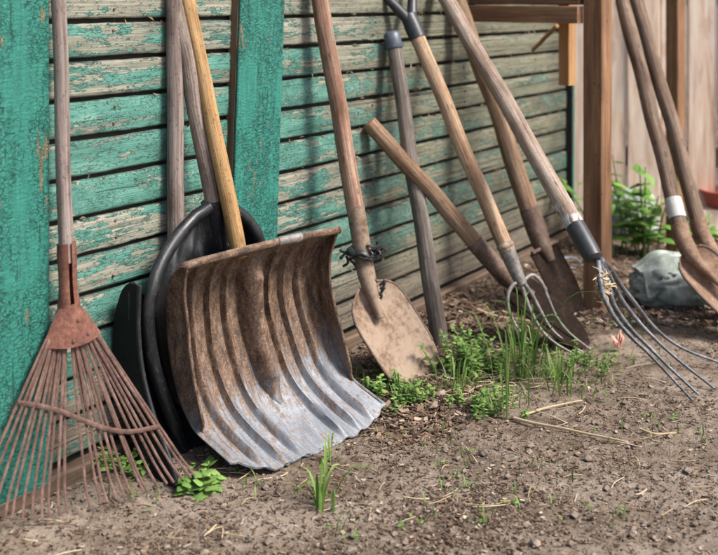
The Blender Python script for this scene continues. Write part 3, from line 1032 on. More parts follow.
# ------------------------------------------------------------------ black plastic snow shovel behind it
B_ex = V((0.60, 0.80, 0.0))
st = P(214, 203, 2.715)
h2 = P(173.5, 0, 2.70)
axis_ = (h2 - st).normalized()
foot = V((-0.328, 2.818, 0.008))
t = Tool('snow_shovel', 'black plastic snow shovel with a grey knotty handle, wedged behind the aluminium one', 'snow shovel', foot, st - foot, B_ex)
Lb = (st - foot).length
outl = [(0.0, 0.21), (0.2, 0.245), (0.40, 0.264), (0.55, 0.276), (0.68, 0.276), (0.78, 0.256), (0.86, 0.214), (0.93, 0.145), (0.97, 0.085), (1.0, 0.026)]
yb = [(0.0, -0.04), (0.15, -0.01), (0.4, 0.012), (0.7, 0.012), (1.0, 0.012)]
def bscoop(u, v):
    uu = 2 * u - 1
    w = smooth_interp(outl, v)
    y = smooth_interp(yb, v)
    sd = sstep(0.72, 1.0, abs(uu))
    y -= 0.042 * sd * interp([(0.0, 0.3), (0.2, 1), (0.8, 1), (1.0, 0.2)], v)
    for rb in (-0.62, -0.44, 0.44, 0.62):
        y -= 0.010 * math.exp(-((uu - rb) / 0.045) ** 2) * sstep(0.88, 0.72, v)
    for (cu, cv) in ((-0.42, 0.84), (-0.26, 0.80), (-0.55, 0.77)):
        y -= 0.016 * math.exp(-((uu - cu) / 0.06) ** 2 - ((v - cv) / 0.05) ** 2)
    y += 0.010 * noise.noise(V((uu * 2.6, v * 4.0, 3)))
    y -= 0.020 * math.exp(-((abs(uu) - 0.66) / 0.07) ** 2) * sstep(0.95, 0.8, v)
    y += 0.012 * math.exp(-((abs(uu) - 0.80) / 0.05) ** 2)
    y -= 0.026 * math.exp(-(uu * w / 0.030) ** 4) * sstep(0.1, 0.4, v)
    if uu > 0:
        w *= lerp(1.0, 0.46, sstep(0.0, 0.5, uu))
    return V((uu * w, y, v * Lb))
m = MB()
m.sheet(lambda u, v: bscoop(1 - u, v), 70, 60, 0.005, off=V((0, 0, 0)))
bo = m.build('scoop', M_BLACK, t.e, 50)
rim = [bscoop(0.0, v / 50) for v in range(51)]
rim2 = [bscoop(1.0, v / 50) for v in range(51)]
m = MB()
m.tube([p + V((0.001, -0.002, 0)) for p in rim], 0.0155, 12, flat=(1, 1.1))
m.build('rim', M_BLACK, bo)
m = MB()
m.tube([p + V((-0.001, -0.002, 0)) for p in rim2], 0.0150, 12)
m.build('rim', M_BLACK, bo)
m = MB()
sk = [V((0, 0.002, lerp(Lb * 0.55, Lb + 0.005, i / 20))) for i in range(21)]
m.tube(sk, [lerp(0.018, 0.031, sstep(0, 0.7, i / 20)) for i in range(21)], 20, flat=(1, 0.95))
m.tube([V((0, 0.002, Lb - 0.004)), V((0, 0.002, Lb + 0.004))], 0.0318, 20)
m.build('socket', M_BLACK, t.e)
m = MB()
c = V((0.014, -0.027, Lb - 0.115))
m.tube([c + V((0, .004, 0)), c + V((0, -0.003, 0))], 0.0055, 10)
m.build('rivet', M_GREYSTEEL, t.e)
handle(t, st - axis_ * 0.03, h2 + axis_ * 0.12, 0.0225, 0.0195, M_GREYH2, seed=7.7, amp=0.01)

# ------------------------------------------------------------------ second black scoop, flat against the wall
sL = 0.150
def WL(s, p, z):
    return P0 + WD * s + WN * p + V((0, 0, z))
cs = sL + 0.19
t = Tool('snow_shovel', 'dull black deep-sided scoop shovel, nearest the wall boards, its curved side showing', 'snow shovel', WL(cs, 0.02, 0.0), V((0, 0, 1)), WD)
backp = [(0.0, -0.105), (0.03, -0.085), (0.08, -0.055), (0.15, -0.022), (0.25, 0.004), (0.34, 0.004), (0.40, -0.014), (0.425, -0.028), (0.44, -0.050)]
frontp = [(0.0, -0.205), (0.06, -0.175), (0.14, -0.130), (0.24, -0.092), (0.34, -0.078), (0.41, -0.080), (0.44, -0.082)]
Hs = 0.440
W2 = 0.19
def side(sgn):
    def fn(u, v):
        z = v * Hs
        y = lerp(smooth_interp(backp, z), smooth_interp(frontp, z), u)
        return V((sgn * (W2 + 0.004 * u), y, z))
    return fn
m = MB()
def back2(u, v):
    z = v * Hs * (1 - 0.30 * sstep(0.0, 0.5, 1 - u))
    return V(((1 - 2 * u) * W2, smooth_interp(backp, z), z))
m.sheet(back2, 20, 40, 0.004)
m.sheet(side(-1), 10, 40, 0.005)
m.sheet(lambda u, v: side(1)(1 - u, v * 0.66), 10, 40, 0.005)
so = m.build('scoop', M_BLACK2, t.e, 50)
for sg in (-1, 1):
    m = MB()
    m.tube([side(sg)(1, v / 40 * (1 if sg < 0 else 0.66)) for v in range(41)], 0.006, 10)
    m.build('rim', M_BLACK, so)
m = MB()
m.tube([side(-1)(0.55, v / 30) + V((0.03, -0.0, 0)) for v in range(24)], 0.007, 8)
m.build('rib', M_BLACK, so)
hb2 = P(176, 245, 2.685)
h3 = P(174, 0, 2.695)
handle(t, hb2, h3 + (h3 - hb2) * 0.2, 0.0215, 0.0205, M_GREYH, seed=2.2, amp=0.004)

# ------------------------------------------------------------------ generic digging blade
def blade(t, L, wtab, dish, mat, thick=0.004, bend=0.0, turn=0.0, name='blade', nu=28, nv=30, ridge=0.0, tipround=0.0):
    def fn(u, v):
        uu = 2 * u - 1
        w = smooth_interp(wtab, v)
        y = dish * (1 - uu * uu) * sstep(0.0, 0.25, v) * (1 if v < 0.8 else 1)
        y += bend * (1 - v) ** 2
        y -= ridge * math.exp(-(uu * w / 0.016) ** 2) * sstep(0.35, 1.0, v)
        y += 0.002 * noise.noise(V((uu * 2 + L * 7, v * 4, 1)))
        z = v * L + tipround * uu * uu * sstep(0.3, 0.0, v)
        return V((uu * w, y, z))
    m = MB()
    m.sheet(lambda u, v: fn(1 - u, v), nu, nv, thick)
    return m.build(name, mat, t.e, 50), fn


# ------------------------------------------------------------------ mud-caked shovel beside the snow shovel
bt = P(367, 288, 3.16)
tip = ground_at(424, 380)
tip.z += 0.004
t = Tool('shovel', 'mud-caked square shovel with a reddish handle, right of the aluminium snow shovel', 'shovel', tip, bt - tip, V((0.72, 0.69, 0.0)))
Lb7 = (bt - tip).length
bl, fn = blade(t, Lb7 + 0.01, [(0.0, 0.098), (0.2, 0.113), (0.6, 0.117), (0.82, 0.108), (0.93, 0.078), (1.0, 0.030)], 0.022, M_MUDDY, 0.004, ridge=0.026, tipround=0.012)
# turned-up step edges
for sgn in (0, 1):
    m = MB()
    m.tube([fn(sgn, v / 30) for v in range(6, 29)], 0.0036, 8)
    m.build('blade_edge', M_SOCKET, bl)
j = P(365, 268, 3.172)
ht = P(320, 0, 3.185)
m = MB()
m.tube([t.L(p) for p in spline([P(381, 318, 3.125), P(371, 290, 3.15), j, P(361, 242, 3.175), P(355, 205, 3.178)], 26)], [lerp(0.012, 0.027, sstep(0, 0.45, i / 26)) for i in range(27)], 18)
m.build('socket', M_MUDDY, t.e)
handle(t, P(358, 226, 3.177), ht + (ht - j) * 0.1, 0.0262, 0.0255, M_PINKH, seed=9.0, amp=0.005)

# black twisted cord tied round its socket
root = bpy.data.objects.new('cord_tie', None)
COL.objects.link(root)
kc = P(362, 252, 3.172)
root.location = kc
tag(root, 'frayed black cord knotted round the muddy shovel socket with a dangling end', 'cord')
def knotty(pts, r, seed):
    m = MB()
    n = len(pts)
    m.tube(pts, [r * (1 + 0.55 * noise.noise(V((i * .9, seed, 0)))) for i in range(n)], 8, ripple=0.5)
    return m
axd = (ht - j).normalized()
e1 = axd.cross(V((0, 1, 0))).normalized()
e2 = axd.cross(e1)
ring = []
for i in range(49):
    th = 2 * math.pi * i / 48
    ring.append(e1 * (0.035 * math.cos(th)) + e2 * (0.035 * math.sin(th)) + axd * (0.012 * math.cos(th) + 0.004 * math.sin(5 * th)))
m = knotty(ring, 0.0085, 1)
ring2 = [p * 1.02 + axd * (-0.008 + 0.004 * math.sin(i * .9)) for i, p in enumerate(ring)]
m2 = knotty(ring2, 0.006, 4)
m.add(m2.v, m2.f, m2.g)
m.build('loop', M_CORD, root)
m = MB()
rs = random.Random(3)
for side_, base in ((1, e1 * 0.040), (-1, -e1 * 0.042)):
    for k in range(9):
        a = base + V((rs.uniform(-.012, .012), rs.uniform(-.02, 0), rs.uniform(-.012, .012)))
        b = a + V((rs.uniform(-.022, .022), rs.uniform(-.02, .01), rs.uniform(-.022, .022)))
        c = b + V((rs.uniform(-.015, .015), rs.uniform(-.01, .01), rs.uniform(-.02, .01)))
        m.tube(spline([a, b, c], 6), 0.0042, 6)
m.build('frayed_knot', M_CORD, root)
m = MB()
a = -e1 * 0.042
m.tube(spline([a, a + V((-0.014, -0.01, -0.03)), a + V((-0.006, -0.012, -0.08)), a + V((-0.002, -0.012, -0.115))], 16), 0.003, 6)
for k in range(10):
    q = a + V((-0.002, -0.012, -0.118)) + V((rs.uniform(-.016, .016), rs.uniform(-.01, .01), rs.uniform(-.02, .016)))
    m.tube(spline([q, q + V((rs.uniform(-.02, .02), 0, rs.uniform(-.02, .02))), q + V((rs.uniform(-.02, .02), 0, rs.uniform(-.025, .01)))], 5), 0.004, 6)
m.build('dangling_end', M_CORD, root)

# ------------------------------------------------------------------ slate grey pole with a cap
b = ground_at(442, 349)
b.z -= 0.03
tp = P(392.5, 38, 3.545)
t = Tool('pole', 'slate grey wooden pole with a blue-grey end cap, leaning on the wall', 'pole', b, tp - b, V((1, 0, 0)))
handle(t, b, tp, 0.0285, 0.0235, M_SLATEH, seed=3.4, amp=0.013)
m = MB()
ax = (tp - b).normalized()
m.tube([t.L(tp - ax * 0.035), t.L(tp - ax * 0.032), t.L(tp + ax * 0.012), t.L(tp + ax * 0.020)], [0.0275, 0.0290, 0.0285, 0.022], 20)
m.build('end_cap', M_CAPGREY, t.e)

# ------------------------------------------------------------------ short spade slanting down to the right
tip = ground_at(589, 349)
tip.z = 0.006
js = P(509, 281, 3.46)
ht = P(369, 123, 3.455)
t = Tool('spade', 'old spade with a brown handle slanting low across the wall and a dark blade', 'spade', tip, js - tip, V((0.30, 0.87, 0.30)))
Ls = (js - tip).length
blade(t, Ls, [(0.0, 0.010), (0.06, 0.045), (0.18, 0.074), (0.4, 0.092), (0.8, 0.096), (0.93, 0.086), (1.0, 0.060)], 0.012, M_DARKSTEEL, 0.004, ridge=0.022)
m = MB()
dirv = (ht - js).normalized()
m.tube([t.L(p) for p in spline([js + (tip - js) * 0.30 + V((0, 0, 0.015)), js + V((0, 0, 0.004)), js + dirv * 0.06, js + dirv * 0.17], 20)], [lerp(0.014, 0.030, sstep(0, 0.4, i / 20)) for i in range(21)], 18)
m.build('socket', M_SOCKET, t.e)
handle(t, js + dirv * 0.14, ht, 0.0275, 0.0265, M_BROWNH, seed=5.6, amp=0.013)

# ------------------------------------------------------------------ spade behind, with a strapped socket
tip = ground_at(579, 318)
tip.z = 0.004
js = P(541, 243, 3.80)
ht = P(458, 0, 3.93)
t = Tool('spade', 'tall spade with a dark red-brown handle, its blade behind the low spade', 'spade', tip, js - tip, V((0.62, 0.62, 0.05)))
Ls = (js - tip).length
blade(t, Ls - 0.02, [(0.0, 0.010), (0.07, 0.042), (0.2, 0.066), (0.4, 0.080), (0.8, 0.082), (0.99, 0.082), (1.0, 0.082)], 0.010, M_DARKSTEEL, 0.004, ridge=0.026)
for sg in (-1, 1):
    m = MB()
    m.tube([V((sg * 0.030, -0.006, Ls - 0.018)), V((sg * 0.080, -0.008, Ls - 0.018))], 0.007, 8)
    m.build('tread', M_SOCKET, t.e)
dirv = (ht - js).normalized()
m = MB()
m.tube([t.L(p) for p in [js + (tip - js) * 0.25, js, js + dirv * 0.06, js + dirv * 0.13]], [0.018, 0.034, 0.037, 0.036], 18)
m.build('socket', M_SOCKET, t.e)
handle(t, js + dirv * 0.11, ht + dirv * 0.08, 0.0345, 0.0285, M_PINKH if False else M_BROWNH, seed=8.2, amp=0.013)

# ------------------------------------------------------------------ digging fork with D grip
hf = P(520, 281, 3.36)
top = P(414, 29, 3.58)
t = Tool('digging_fork', 'four-pronged digging fork with a tan handle and black grip, in front of the dark spade', 'fork', V((hf.x + .1, hf.y - .02, 0)), top - hf, V((0.8, 0.55, 0.1)))
dirv = (top - hf).normalized()
handle(t, hf + dirv * 0.10, top, 0.0255, 0.0250, M_TANH, seed=6.1, amp=0.011)
m = MB()
kn = hf + dirv * 0.115
m.tube([t.L(kn + dirv * z) for z in (-0.009, -0.005, 0.0, 0.005, 0.010)], [0.025, 0.029, 0.030, 0.029, 0.025], 16, ripple=0.15)
m.build('binding', M_DUSTH, t.e)
m = MB()
m.tube([t.L(hf - dirv * 0.012), t.L(hf + dirv * 0.03), t.L(hf + dirv * 0.10)], [0.018, 0.022, 0.0262], 18)
m.build('socket', M_GREYSTEEL, t.e)
# tines (world points)
def pxs(lst):
    return spline([P(*p) for p in lst], 26)
tines = [
    [(520, 281, 3.36), (513, 285, 3.345), (508, 295, 3.335), (509, 310, 3.325), (517, 327, 3.315), (531, 343, 3.305)],
    [(521, 284, 3.36), (526, 299, 3.355), (533, 316, 3.345), (542, 331, 3.34), (555, 343, 3.33), (572, 353, 3.32)],
    [(524, 283, 3.36), (532, 295, 3.37), (540, 310, 3.375), (549, 326, 3.375), (562, 339, 3.37), (584, 353, 3.36)],
    [(523, 281, 3.36), (532, 275, 3.38), (541, 282, 3.395), (548, 298, 3.40), (556, 316, 3.40), (568, 332, 3.40), (591, 350, 3.385)],
]
for tn in tines:
    m = MB()
    pts = [t.L(p) for p in pxs(tn)]
    m.tube(pts, [lerp(0.0072, 0.0032, (i / 26) ** 1.2) for i in range(27)], 10)
    m.build('tine', M_GREYSTEEL, t.e)
# grip: Y shaped yoke and cross bar
m = MB()
y0 = top - dirv * 0.004
gx = V((0.80, 0.60, 0)).normalized()
gx = (gx - dirv * gx.dot(dirv)).normalized()
m.tube([t.L(y0 - dirv * 0.03), t.L(y0 + dirv * 0.02), t.L(y0 + dirv * 0.055)], [0.0285, 0.029, 0.026], 18)
for sg in (-1, 1):
    m.tube([t.L(p) for p in spline([y0 + dirv * 0.035 + gx * sg * 0.006, y0 + dirv * 0.085 + gx * sg * 0.034, y0 + dirv * 0.125 + gx * sg * 0.055, y0 + dirv * 0.165 + gx * sg * 0.060], 16)], [lerp(0.019, 0.013, i / 16) for i in range(17)], 14)
g = m.build('grip', M_GRIP, t.e)
m = MB()
m.tube([t.L(y0 + dirv * 0.165 - gx * 0.068), t.L(y0 + dirv * 0.168), t.L(y0 + dirv * 0.165 + gx * 0.068)], 0.016, 14)
m.build('cross_bar', M_GRIP, g)
m = MB()
for q in (0.028,):
    c = y0 + dirv * q + V((0.006, -0.0275, -0.005))
    m.tube([t.L(c + V((0, 0.004, 0))), t.L(c + V((0, -0.002, 0)))], 0.004, 10)
m.build('rivet', M_GREYSTEEL, t.e)

# ------------------------------------------------------------------ manure fork with long curved tines
hf = P(589, 250, 3.08)
top = P(447, 0, 3.78)
dirv = (top - hf).normalized()
t = Tool('manure_fork', 'manure fork with a dusty handle, flaking white paint and long curved tines reaching right', 'fork', V((hf.x + .2, hf.y - .1, 0)), top - hf, V((0.7, 0.7, 0.2)))
handle(t, hf + dirv * 0.02, top + dirv * 0.10, 0.0275, 0.0285, M_DUSTH, seed=1.9, amp=0.011)
m = MB()
m.tube([t.L(hf + dirv * lerp(0.075, 0.165, i / 8)) for i in range(9)], [0.0284 + 0.0004 * math.sin(i) for i in range(9)], 20, cap=False)
m.build('painted_band', M_WPAINT, t.e)
m = MB()
m.tube([t.L(p) for p in [hf + dirv * 0.085, hf + dirv * 0.06, hf, hf - dirv * 0.028, hf - dirv * 0.034]], [0.0295, 0.0300, 0.0290, 0.0265, 0.019], 20)
m.build('ferrule', M_GRIP, t.e)
yk = P(600, 268, 3.06)
tin = [
    [(598, 262, 3.06), (600, 278, 3.02), (603, 295, 3.00), (615, 318, 2.985), (632, 338, 2.975), (650, 355, 2.965), (692, 400, 2.945)],
    [(600, 264, 3.06), (607, 282, 3.05), (614, 305, 3.05), (630, 328, 3.04), (648, 346, 3.03), (670, 368, 3.01), (699, 395, 2.98)],
    [(601, 262, 3.06), (609, 276, 3.09), (617, 292, 3.11), (629, 310, 3.12), (648, 332, 3.11), (676, 358, 3.09), (715, 389, 3.035)],
    [(601, 260, 3.06), (611, 270, 3.13), (619, 283, 3.17), (634, 302, 3.20), (655, 328, 3.22), (684, 349, 3.22), (735, 368, 3.19)],
]
for tn in tin:
    m = MB()
    m.tube([t.L(p) for p in spline([P(*p) for p in tn], 40)], [lerp(0.0098, 0.0036, (i / 40)) for i in range(41)], 10)
    m.build('tine', M_TINESTEEL, t.e)
# straw caught in its yoke
rs = random.Random(5)
m = MB()
cc = P(603, 284, 3.03)
for k in range(130):
    d = V((rs.gauss(0, 1), rs.gauss(0, 1), rs.gauss(0, 1))).normalized()
    a = cc + V((rs.gauss(0, .010), rs.gauss(0, .010), rs.gauss(0, .018)))
    ln = rs.uniform(0.012, 0.045)
    bnd = V((rs.uniform(-.01, .01), rs.uniform(-.01, .01), rs.uniform(-.012, .004)))
    m.ribbon(spline([a - d * ln * .5, a + bnd, a + d * ln * .5], 5), [0.0006, 0.0018, 0.0022, 0.002, 0.0014, 0.0005], d.orthogonal())
tag(m.build('straw_wad', M_STRAW), 'wad of dry straw caught in the yoke of the manure fork', 'straw')

# ------------------------------------------------------------------ two shovels on the right
def right_shovel(label, hts, js, tip, mat, tape, seed, right):
    t = Tool('shovel', label, 'shovel', tip, js - tip, right, 'shovels leaning by the fence')
    Ls = (js - tip).length
    bl, fn = blade(t, Ls, [(0.0, 0.02), (0.12, 0.065), (0.35, 0.088), (0.75, 0.093), (0.92, 0.080), (1.0, 0.040)], 0.030, M_REDRUST, 0.004, ridge=0.040)
    for sg in (0, 1):
        m = MB()
        m.tube([fn(sg, v / 30) for v in range(8, 30)], 0.0045, 8)
        m.build('blade_edge', M_SOCKET, bl)
    dv = (hts - js).normalized()
    m = MB()
    m.tube([t.L(p) for p in spline([js + (tip - js) * 0.45 - V((0, .012, 0)), js + (tip - js) * 0.1 - V((0, .01, 0)), js + dv * 0.04, js + dv * 0.09], 20)], [lerp(0.008, 0.0300, sstep(0, 0.55, i / 20)) for i in range(21)], 18)
    m.build('socket', M_REDRUST, t.e)
    handle(t, js + dv * 0.07, hts, 0.0275, 0.0265, mat, seed=seed, amp=0.011)
    if tape:
        m = MB()
        m.tube([t.L(js + dv * lerp(tape[0], tape[1], i / 6)) for i in range(7)], [0.0292 + 0.0006 * math.sin(i * 2) for i in range(7)], 18, cap=False)
        m.build('tape_band', M_TAPE, t.e)
    return t
jA = P(686, 251, 3.58)
tA = ground_at(780, 346)
tA.z += .004
right_shovel('rusty shovel by the fence with dirty white tape round its socket end', P(622, 0, 4.12), jA, tA, M_DARKH, (0.115, 0.185), 2.7, V((0.75, 0.60, 0.35)))
jB = P(705, 246, 3.72)
tB = ground_at(800, 332)
tB.z += .004
right_shovel('rusty shovel without tape, right of the taped shovel by the fence', P(635, -5, 4.22), jB, tB, M_DARKH, None, 5.7, V((0.75, 0.60, 0.35)))

# ------------------------------------------------------------------ lean-to frame
fr = bpy.data.objects.new('timber_frame', None)
COL.objects.link(fr)
pc = V(((597.5 - 359) / F * 3.82, 3.82, 0))
fr.location = pc
tag(fr, 'brown timber frame of one post and a beam running to the shed wall', 'frame')
def frm(m, name, mat, par=None):
    o = m.build(name, mat, par or fr)
    return o
def yaw(deg):
    return Matrix.Rotation(R(deg), 3, 'Z')
m = MB()
m.box((0, 0, 0.95), (0.076, 0.076, 2.0), yaw(38 + 12), bev=0.004)
frm(m, 'post', M_POST)
ba = P(470, 10, 4.08) - pc
bb = P(580, 14, 3.80) - pc
ba.z = bb.z = 1.060
dv = (bb - ba)
Lbm = dv.length
ang = math.atan2(dv.y, dv.x)
rotm = Matrix.Rotation(ang, 3, 'Z') @ Matrix.Rotation(R(90), 3, 'Y')
m = MB()
m.box((ba + bb) / 2 + V((0, 0, -0.010)), (0.062, 0.045, Lbm), rotm, bev=0.003)
frm(m, 'rail', M_BLOCK if False else M_POST)
m = MB()
m.box((ba + bb) / 2 + V((0.01, 0.03, 0.075)), (0.105, 0.05, Lbm), rotm, bev=0.003)
frm(m, 'beam', M_BEAM)
m = MB()
hp = P(567, 50, 3.98) - pc
m.box((hp.x, hp.y, (1.095 + 0.785) / 2), (0.046, 0.046, 0.31), yaw(45), bev=0.002)
frm(m, 'hanging_block', M_BLOCK)
# slim stick hanging off the beam
m = MB()
m.tube(wobble(P(557, 26, 3.95), P(533, 50, 4.25), 10, 0.004, 2), [0.008] * 11, 8)
tag(m.build('stick', M_BLOCK), 'thin orange-brown stick poked between the beam and the wall', 'stick')

# ------------------------------------------------------------------ back fence
fa = V((0.99, 5.16, 0))
fd = V((1.0, -0.12, 0)).normalized()
ff = bpy.data.objects.new('plank_fence', None)
COL.objects.link(ff)
ff.matrix_world = Matrix(((fd.x, -fd.y, 0, fa.x), (fd.y, fd.x, 0, fa.y), (0, 0, 1, 0), (0, 0, 0, 1)))
tag(ff, 'tall bleached plank fence closing the yard behind the shovels', 'fence')
m = MB()
x = -0.2
while x < 3.2:
    w = random.uniform(0.095, 0.20)
    m.box((x + w / 2, random.uniform(-.010, .010), 0.98), (w - random.uniform(0.004, 0.012), 0.022, 2.0 + random.uniform(-.02, .02)), bev=0.003)
    x += w
m.build('planks', M_FENCE, ff)
m = MB()
for z in (0.35, 1.55):
    m.box((1.5, 0.04, z), (3.4, 0.05, 0.09))
m.build('rails', M_SILL, ff)
m = MB()
c = V(((675.5 - 359) / F * 4.62, 4.62, 0))
c = ff.matrix_world.inverted() @ c
m.box((c.x, c.y, 0.97), (0.064, 0.060, 1.98), yaw(50), bev=0.004)
m.build('post', M_POST, ff)

# ------------------------------------------------------------------ sacks
def sack(name, label, c, rx, ry, rz, seed, rot=0.0, fold=None):
    m = MB()
    nu, nv = 72, 44
    vs, fs = [], []
    rmz = Matrix.Rotation(rot, 3, 'Z')
    for j in range(nv + 1):
        ph = -math.pi / 2 + math.pi * j / nv
        for i in range(nu):
            th = 2 * math.pi * i / nu
            d = V((math.cos(th) * math.cos(ph), math.sin(th) * math.cos(ph), math.sin(ph)))
            sx = lambda q, e: math.copysign(abs(q) ** e, q)
            p = V((rx * sx(d.x, .75), ry * sx(d.y, .75), rz * sx(d.z, .72)))
            k = 1 + 0.10 * noise.noise(d * 1.6 + V((seed, 0, 0))) + 0.03 * noise.noise(d * 4.5 + V((0, seed, 0)))
            cr = abs(noise.noise(V((d.x * 1.5, d.y * 1.5, d.z * 5.0)) + V((seed, seed, 0))))
            k -= 0.13 * sstep(0.10, 0.0, cr)
            p = p * k
            if p.z < -rz * 0.72:
                p.z = -rz * 0.72 + (p.z + rz * 0.72) * 0.15
            vs.append(rmz @ p + V((0, 0, rz * 0.76)))
    for j in range(nv):
        for i in range(nu):
            a, b = j * nu + i, j * nu + (i + 1) % nu
            fs.append((a, b, b + nu, a + nu))
    m.add(vs, fs)
    if fold:                              # folded flap on top
        def fl(u, v):
            x = lerp(-rx * .92, rx * .55, u)
            return V((x, lerp(-ry * .74, ry * .5, v), rz * 1.70 + 0.016 * math.sin(u * 3 + 1) + 0.010 * noise.noise(V((u * 5, v * 5, seed))) - 0.075 * sstep(0.35, 0.0, v) - 0.05 * sstep(0.25, 0.0, u)))
        m.sheet(lambda u, v: rmz @ fl(u, v), 30, 20, 0.012)
    o = m.build(name, M_CLOTH, None, 80)
    o.location = c
    tag(o, label, 'sack')
    return o
c = ground_at(695, 309)
sack('sack', 'pale green cloth sack folded over, lying on the soil by the rusty shovels', V((c.x + 0.045, c.y + 0.10, c.z - 0.008)), 0.25, 0.13, 0.094, 2.1, 0.12, fold=True)
c = ground_at(636, 240)
sack('sack', 'pale green bundle half hidden behind the nettles at the fence', V((c.x - 0.0, c.y + 0.07, c.z)), 0.12, 0.09, 0.125, 6.4, 0.3)

# red tub on a block at the right edge
blk = bpy.data.objects.new('wooden_block', None)
m = MB()
c = ground_at(727, 238)
m.box((0, 0, 0.068), (0.30, 0.16, 0.136), bev=0.006)
o = m.build('wooden_block', M_FENCE)
bpy.data.objects.remove(blk)
o.location = (c.x, c.y + .04, c.z)
tag(o, 'pale wooden block at the fence with a red tub on top', 'block')
m = MB()
profl = [(0.0, 0.004), (0.088, 0.004), (0.098, 0.012), (0.118, 0.072), (0.126, 0.076), (0.128, 0.084), (0.122, 0.086), (0.112, 0.078), (0.092, 0.014), (0.0, 0.012)]
N = 40
vs, fs = [], []
for (r, z) in profl:
    for i in range(N):
        th = 2 * math.pi * i / N
        vs.append(V((r * math.cos(th), r * math.sin(th), z)))
for j in range(len(profl) - 1):
    for i in range(N):
        a, b = j * N + i, j * N + (i + 1) % N
        fs.append((a, b, b + N, a + N))
m.add(vs, fs)
tb = m.build('tub', M_RED, None, 60)
tb.location = (c.x + 0.02, c.y + .04, c.z + 0.135)
tag(tb, 'shallow dull red tub standing on the wooden block', 'tub')

# blue-grey wire loop on the litter behind the spades
c = ground_at(571, 268)
m = MB()
m.tube([c + V((0.045 * math.cos(a), 0.05 * math.sin(a), 0.012 + 0.018 * max(0, math.sin(a)))) for a in [R(-20 + 300 * i / 30) for i in range(31)]], 0.0042, 8)
tag(m.build('wire_loop', M_WIRE), 'small loop of blue-grey wire on the litter behind the spades', 'wire')

# pinkish shrivelled flower head
c = ground_at(621, 352)
rs = random.Random(8)
m = MB()
for k in range(16):
    th = rs.uniform(0, 6.28)
    d = V((math.cos(th) * .5 - .35, math.sin(th) * .5, rs.uniform(.5, 1.3))).normalized()
    a = c + V((0, 0, 0.010))
    ln = rs.uniform(0.03, 0.062)
    m.ribbon(spline([a, a + d * ln * .5 + V((rs.uniform(-.006, .006), 0, .004)), a + d * ln], 5), [0.003, 0.007, 0.009, 0.008, 0.005, 0.001], d.orthogonal(), fold=.4)
tag(m.build('dried_flower', M_PINK), 'shrivelled pinkish flower head lying on the soil near the manure fork', 'flower')

# ------------------------------------------------------------------ plants
def leaf(m, a, d, ln, wd, rs, droop=0.4, tooth=False):
    d = d.normalized()
    side = d.cross(V((0, 0, 1)))
    if side.length < 1e-3:
        side = V((1, 0, 0))
    side = (side.normalized() + V((0, 0, rs.uniform(-.35, .35)))).normalized()
    n = 6
    pts = [a + d * (ln * i / n) + V((0, 0, -droop * ln * (i / n) ** 2)) for i in range(n + 1)]
    w = [0.10, 0.62, 0.95, 1.0, 0.78, 0.45, 0.03]
    if tooth:
        w = [0.1, 0.8, 1.0, 0.92, 0.72, 0.42, 0.02]
    m.ribbon(pts, [wd * q for q in w], side, fold=0.35)


def weed(label, name, c, hgt, spread, nst, lsize, seed, mat=M_LEAF, lw=0.32, cat='weed', pairs=5, whorl=2):
    rs = random.Random(seed)
    root = bpy.data.objects.new(name, None)
    COL.objects.link(root)
    root.location = c
    tag(root, label, cat)
    st_, lf = MB(), MB()
    for k in range(nst):
        th = rs.uniform(0, 6.28)
        r = abs(rs.gauss(0, spread * .4))
        b = V((math.cos(th) * r, math.sin(th) * r, 0))
        b.z = gh(c.x + b.x, c.y + b.y) - c.z - 0.004
        hh = hgt * rs.uniform(0.5, 1.05)
        out = V((math.cos(th), math.sin(th), 0)) * hh * rs.uniform(0.05, 0.5)
        pts = spline([b, b + out * .3 + V((0, 0, hh * .5)), b + out + V((0, 0, hh))], 10)
        st_.tube(pts, [lerp(.0022, .001, i / 10) * (1 + hgt * 3) for i in range(11)], 6)
        for q in range(pairs):
            f = lerp(0.2, 1.0, (q + 0.5) / pairs)
            i = min(9, int(f * 10))
            p = lerp(pts[i], pts[i + 1], f * 10 - i)
            a0 = rs.uniform(0, 6.28)
            for w_ in range(whorl):
                an = a0 + w_ * 2 * math.pi / whorl + rs.uniform(-.3, .3)
                d = V((math.cos(an), math.sin(an), rs.uniform(0.1, 0.7)))
                s = lsize * rs.uniform(0.6, 1.15) * (1.15 - 0.4 * f)
                leaf(lf, p, d, s, s * lw, rs, rs.uniform(.1, .7), tooth=True)
    st_.build('stem', M_STEM, root)
    lf.build('foliage', mat, root, 180)
    return root


def tuft(label, c, hgt, n, spread, seed, wd=0.0032, name='grass_tuft', lean=0.35, arch=0.5, cat='grass'):
    rs = random.Random(seed)
    m = MB()
    for k in range(n):
        th = rs.uniform(0, 6.28)
        r = abs(rs.gauss(0, spread * .5))
        b = V((math.cos(th) * r, math.sin(th) * r, -0.004))
        hh = hgt * rs.uniform(0.35, 1.0)
        th2 = th + rs.uniform(-.8, .8)
        o = V((math.cos(th2), math.sin(th2), 0)) * hh * rs.uniform(0.02, lean)
        dr = hh * arch * rs.random() ** 2
        pts = spline([b, b + o * .25 + V((0, 0, hh * .5)), b + o * .75 + V((0, 0, hh * .92 - dr * .15)), b + o * 1.5 + V((0, 0, hh - dr))], 8)
        w = wd * rs.uniform(.7, 1.25)
        m.ribbon(pts, [w * q for q in (.7, .95, 1, 1, .9, .75, .55, .32, .03)], V((math.cos(th2 + 1.57), math.sin(th2 + 1.57), 0.2)), fold=.4)
    o = m.build(name, M_GRASS, None, 180)
    o.location = c
    tag(o, label, cat)
    return o


